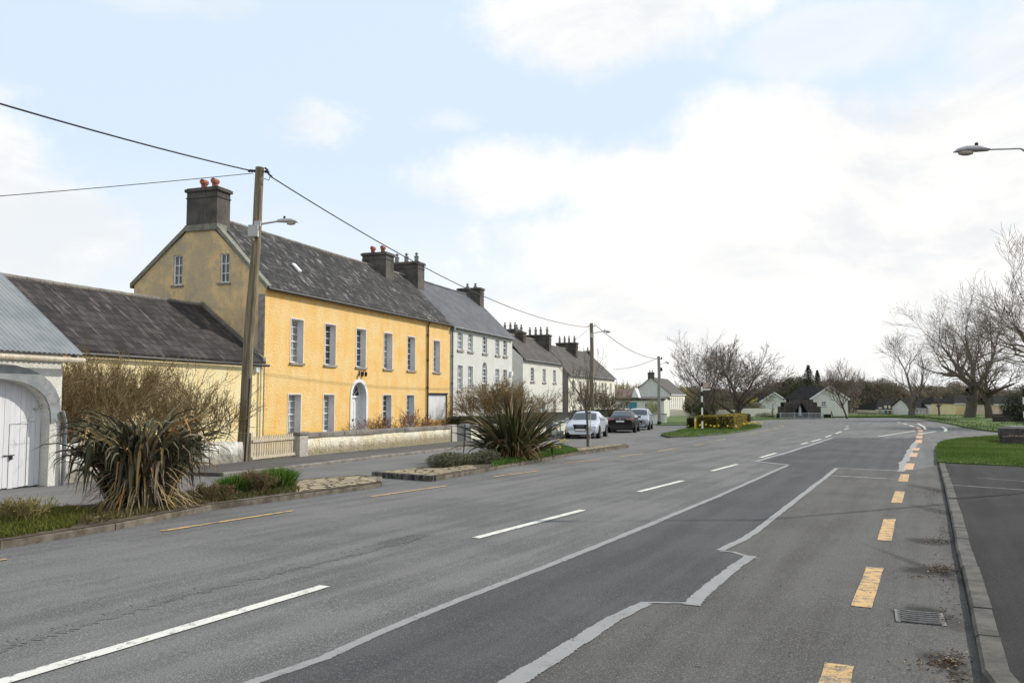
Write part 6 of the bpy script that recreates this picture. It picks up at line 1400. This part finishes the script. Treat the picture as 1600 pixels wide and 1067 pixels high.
# bare shrubs
def twiggy(name, label, loc, R_, H, n, seed, mat, leafm=None, leafn=0, rs=.012, lean=.35, nch=(6, 5, 4), cat='shrub', shrink=.6, size=.02, yr=None, rmin=.003):
    t = thing(name, label, cat, loc); rr = random.Random(seed); k = MB()
    for _ in range(n):
        x, y = rr.uniform(-R_, R_)*.7, rr.uniform(-(yr or R_), (yr or R_))*.5; d = Vector((x/R_*.5+rr.gauss(0, lean), rr.gauss(0, lean), 1)).normalized()
        grow(k, k, Vector((x, y, -.05)), d, H*rr.uniform(.42, .62), rs*rr.uniform(.7, 1.2), 0, 3 if len(nch) > 2 else 2, rr, .05, .12, nch, (14, 48), rmin, shrink)
    top_ = max(v[2] for v in k.v)
    if top_ > H: k.v = [(x, y, z*H/top_) for x, y, z in k.v]
    k.build('branches', mat, t)
    if leafm and leafn:
        m = MB(); vs = k.v
        for _ in range(leafn): p = Vector(rr.choice(vs))+Vector((rr.gauss(0, .03), rr.gauss(0, .03), rr.gauss(0, .03))); a = Vector((rr.gauss(0, 1), rr.gauss(0, 1), rr.gauss(0, 1))).normalized(); b = a.orthogonal(); b.normalize(); s_ = size*rr.uniform(.5, 1.5); m.add([p-a*s_, p+b*s_*.6, p+a*s_], ((0, 1, 2),), rr.random())
        m.build('leaves', leafm, t)
    return t
twiggy('bare_shrub', 'dense brown twiggy shrub behind the rubble wall next to the white shed', Sg(-11.4, -2.6), 1.6, 3.35, 28, 1, M_TWIGB, M_BUD, 17000, .013, .25, (7, 6, 4), size=.026, rmin=.0045)
twiggy('bare_shrub', 'middle brown twiggy shrub behind the big drooping flax', Sg(-9.3, -2.5), 1.6, 3.3, 22, 2, M_TWIGB, M_BUD, 9000, .013, .25, (7, 6, 4), size=.026, rmin=.0045)
twiggy('bare_shrub', 'thin airy shrub against the pale yellow wall nearest the wooden pole', Sg(-7.4, -2.6), 1.1, 2.9, 18, 3, M_TWIGB, M_BUD, 5000, .016, .3, (6, 5, 3), size=.022, rmin=.005)
twiggy('red_shrub', 'low reddish bare shrub before the arched front door of the yellow house', Sg(6.6, -2.4), 1.9, 1.75, 34, 4, M_TWIGR, M_BUD, 1500, .012, .7, (6, 4, 3), size=.018, rmin=.005)
twiggy('bare_shrub', 'big pale brown bare shrub covering the lower floor of the grey-white house', Sg(17.4, -3.1), 1.45, 3.8, 36, 5, M_TWIGB, M_BUD, 17000, .018, .33, (7, 6, 4), size=.035, rmin=.006)
twiggy('bare_shrub', 'pinkish bare shrub before the off-white house', Sg(34.0, -3.2), 1.1, 4.2, 12, 6, M_TWIGP, None, 0, .02, .15, (5, 4, 3), rmin=.006)
twiggy('leafy_shrub', 'narrow leafy yellow-green shrub before the dark grey end wall', Sg(39.2, -3.4), 1.0, 3.6, 14, 7, M_TWIGB, M_OLIVE, 7000, .02, .12, (5, 4, 3), size=.06, rmin=.006)
twiggy('bare_shrub', 'bare shrub before the cream house behind the utility pole', Sg(47.0, -3.0), 1.8, 3.4, 16, 8, M_TWIGP, None, 0, .02, .25, (5, 4, 3), rmin=.006)
# strip plants
def tuft(name, label, loc, n, H, R_, mat, seed, cat='plant', w=.012, lean=.35):
    t = thing(name, label, cat, loc); rr = random.Random(seed); m = MB()
    for _ in range(n):
        a = rr.uniform(0, 6.28); r0 = R_*sqrt(rr.random())*.75; x, y = cos(a)*r0, sin(a)*r0; h = H*rr.uniform(.55, 1.05)*(1-.35*(r0/R_)); lx, ly = x*.5+rr.gauss(0, lean)*h*.6, y*.5+rr.gauss(0, lean)*h*.6; b = rr.uniform(0, 6.28); cx, cy = cos(b)*w, sin(b)*w
        m.add([(x-cx, y-cy, 0), (x+cx, y+cy, 0), (x+lx*.5+cx*.8, y+ly*.5+cy*.8, h*.65), (x+lx*.5-cx*.8, y+ly*.5-cy*.8, h*.65), (x+lx, y+ly, h)], ((0, 1, 2, 3), (3, 2, 4)), rr.random())
    m.build('leaves', mat, t); return t
tuft('grassy_plant', 'bright green leafy tuft at the right end of the planting by the stone paving', at(434, 771, .1), 1800, .46, .34, M_BRIGHT, 1, lean=.4)
tuft('grassy_plant', 'smaller bright green tuft left of the dark little shrub', at(364, 779, .1), 1100, .38, .27, M_BRIGHT, 2, lean=.4)
twiggy('heather_bush', 'little dark heather-like shrub between two bright green tufts', at(396, 778, .1), .28, .46, 40, 3, M_TWIGB, M_OLIVE, 5000, .006, .3, (5, 4, 3), cat='shrub', size=.014)
twiggy('heather_bush', 'sparse straw-coloured shrub at the right of the drooping flax', at(330, 790, .1), .35, .34, 30, 13, M_TWIGB, M_OLIVE, 1800, .005, .5, (5, 4, 3), cat='shrub', size=.014)
twiggy('heather_bush', 'small yellowish wiry shrub at the far left end of the strip', at(28, 828, .1), .26, .40, 34, 4, simple('yellow_twig', (.28, .22, .08), (.38, .32, .14), 3, .9), M_OLIVE, 1600, .004, .4, (5, 4, 3), cat='shrub', size=.01)
t = thing('heather_mound', 'grey-green heather mound left of the spiky flax', 'heather', at(722, 732, .1), RZ-.25); rr = random.Random(4); m = MB()
for i in range(6): foliage(m, (-1.0+i*.42, rr.uniform(-.1, .1), .14+.05*sin(i*1.3+.5)), (.42, .38, .20), 2600, .030, rr, .5, .25)
m.build('foliage', M_HEATH, t); m = MB()
for i in range(60): x = rr.uniform(-1.1, 1.3); m.tube([(x, 0, -.02), (x+rr.gauss(0, .1), rr.gauss(0, .15), .22)], .006, 3)
m.build('stems', M_TWIGB, t)
def daff(label, loc, n, seed, R_=.14, H=.26, fs=.045):
    t = thing('daffodil_clump', label, 'daffodils', loc, 0, 'daffodils in bloom'); rr = random.Random(seed); m = MB(); f = MB()
    for _ in range(n*5): a = rr.uniform(0, 6.28); x, y = rr.gauss(0, R_*.6), rr.gauss(0, R_*.6); h = H*rr.uniform(.6, 1); m.add([(x-.008, y, 0), (x+.008, y, 0), (x+rr.gauss(0, .06), y+rr.gauss(0, .06), h)], ((0, 1, 2),), rr.random())
    for _ in range(n):
        x, y = rr.gauss(0, R_), rr.gauss(0, R_); h = H*rr.uniform(.8, 1.2); m.tube([(x, y, 0), (x, y, h)], .005, 3); d = Vector((rr.gauss(.3, .5), -1+rr.gauss(0, .4), rr.gauss(0, .2))).normalized(); o = d.orthogonal().normalized(); o2 = d.cross(o); c = Vector((x, y, h))
        for k in range(6): a = k*pi/3; b = a+.5; a_ = a-.5; f.add([c, c+(o*cos(a_)+o2*sin(a_))*fs*.6, c+(o*cos(a)+o2*sin(a))*fs, c+(o*cos(b)+o2*sin(b))*fs*.6], ((0, 1, 2, 3),), rr.random()*.4+.5)
        f.tube([c, c+d*fs*.8], [fs*.25, fs*.4], 8, r=.1)
    m.build('leaves', M_BRIGHT, t); f.build('flowers', M_DAFF, t)
daff('daffodil clump furthest right of the spiky flax in the strip', at(878, 703, .1), 5, 1); daff('daffodil clump just right of the spiky flax at the kerb', at(867, 713, .1), 5, 2)
daff('daffodil clump between the spiky flax and its two neighbours', at(858, 706, .1), 3, 5)
for i, (q, y, lab) in enumerate([(1108, 672.8, 'daffodils at the left of the island hedge front'), (1134, 674, 'daffodils below the dark face of the island hedge'), (1172, 667, 'thick daffodil clump at the right end of the island hedge'), (1160, 669.5, 'sparse daffodils along the lit side of the island hedge')]):
    daff(lab, at(q, y, .1), (7, 7, 26, 8)[i], 10+i, (.5, .5, .6, .5)[i], .28, .075)
for o in list(C.objects):                                           # a plain name for each repeated label stays unique
    pass
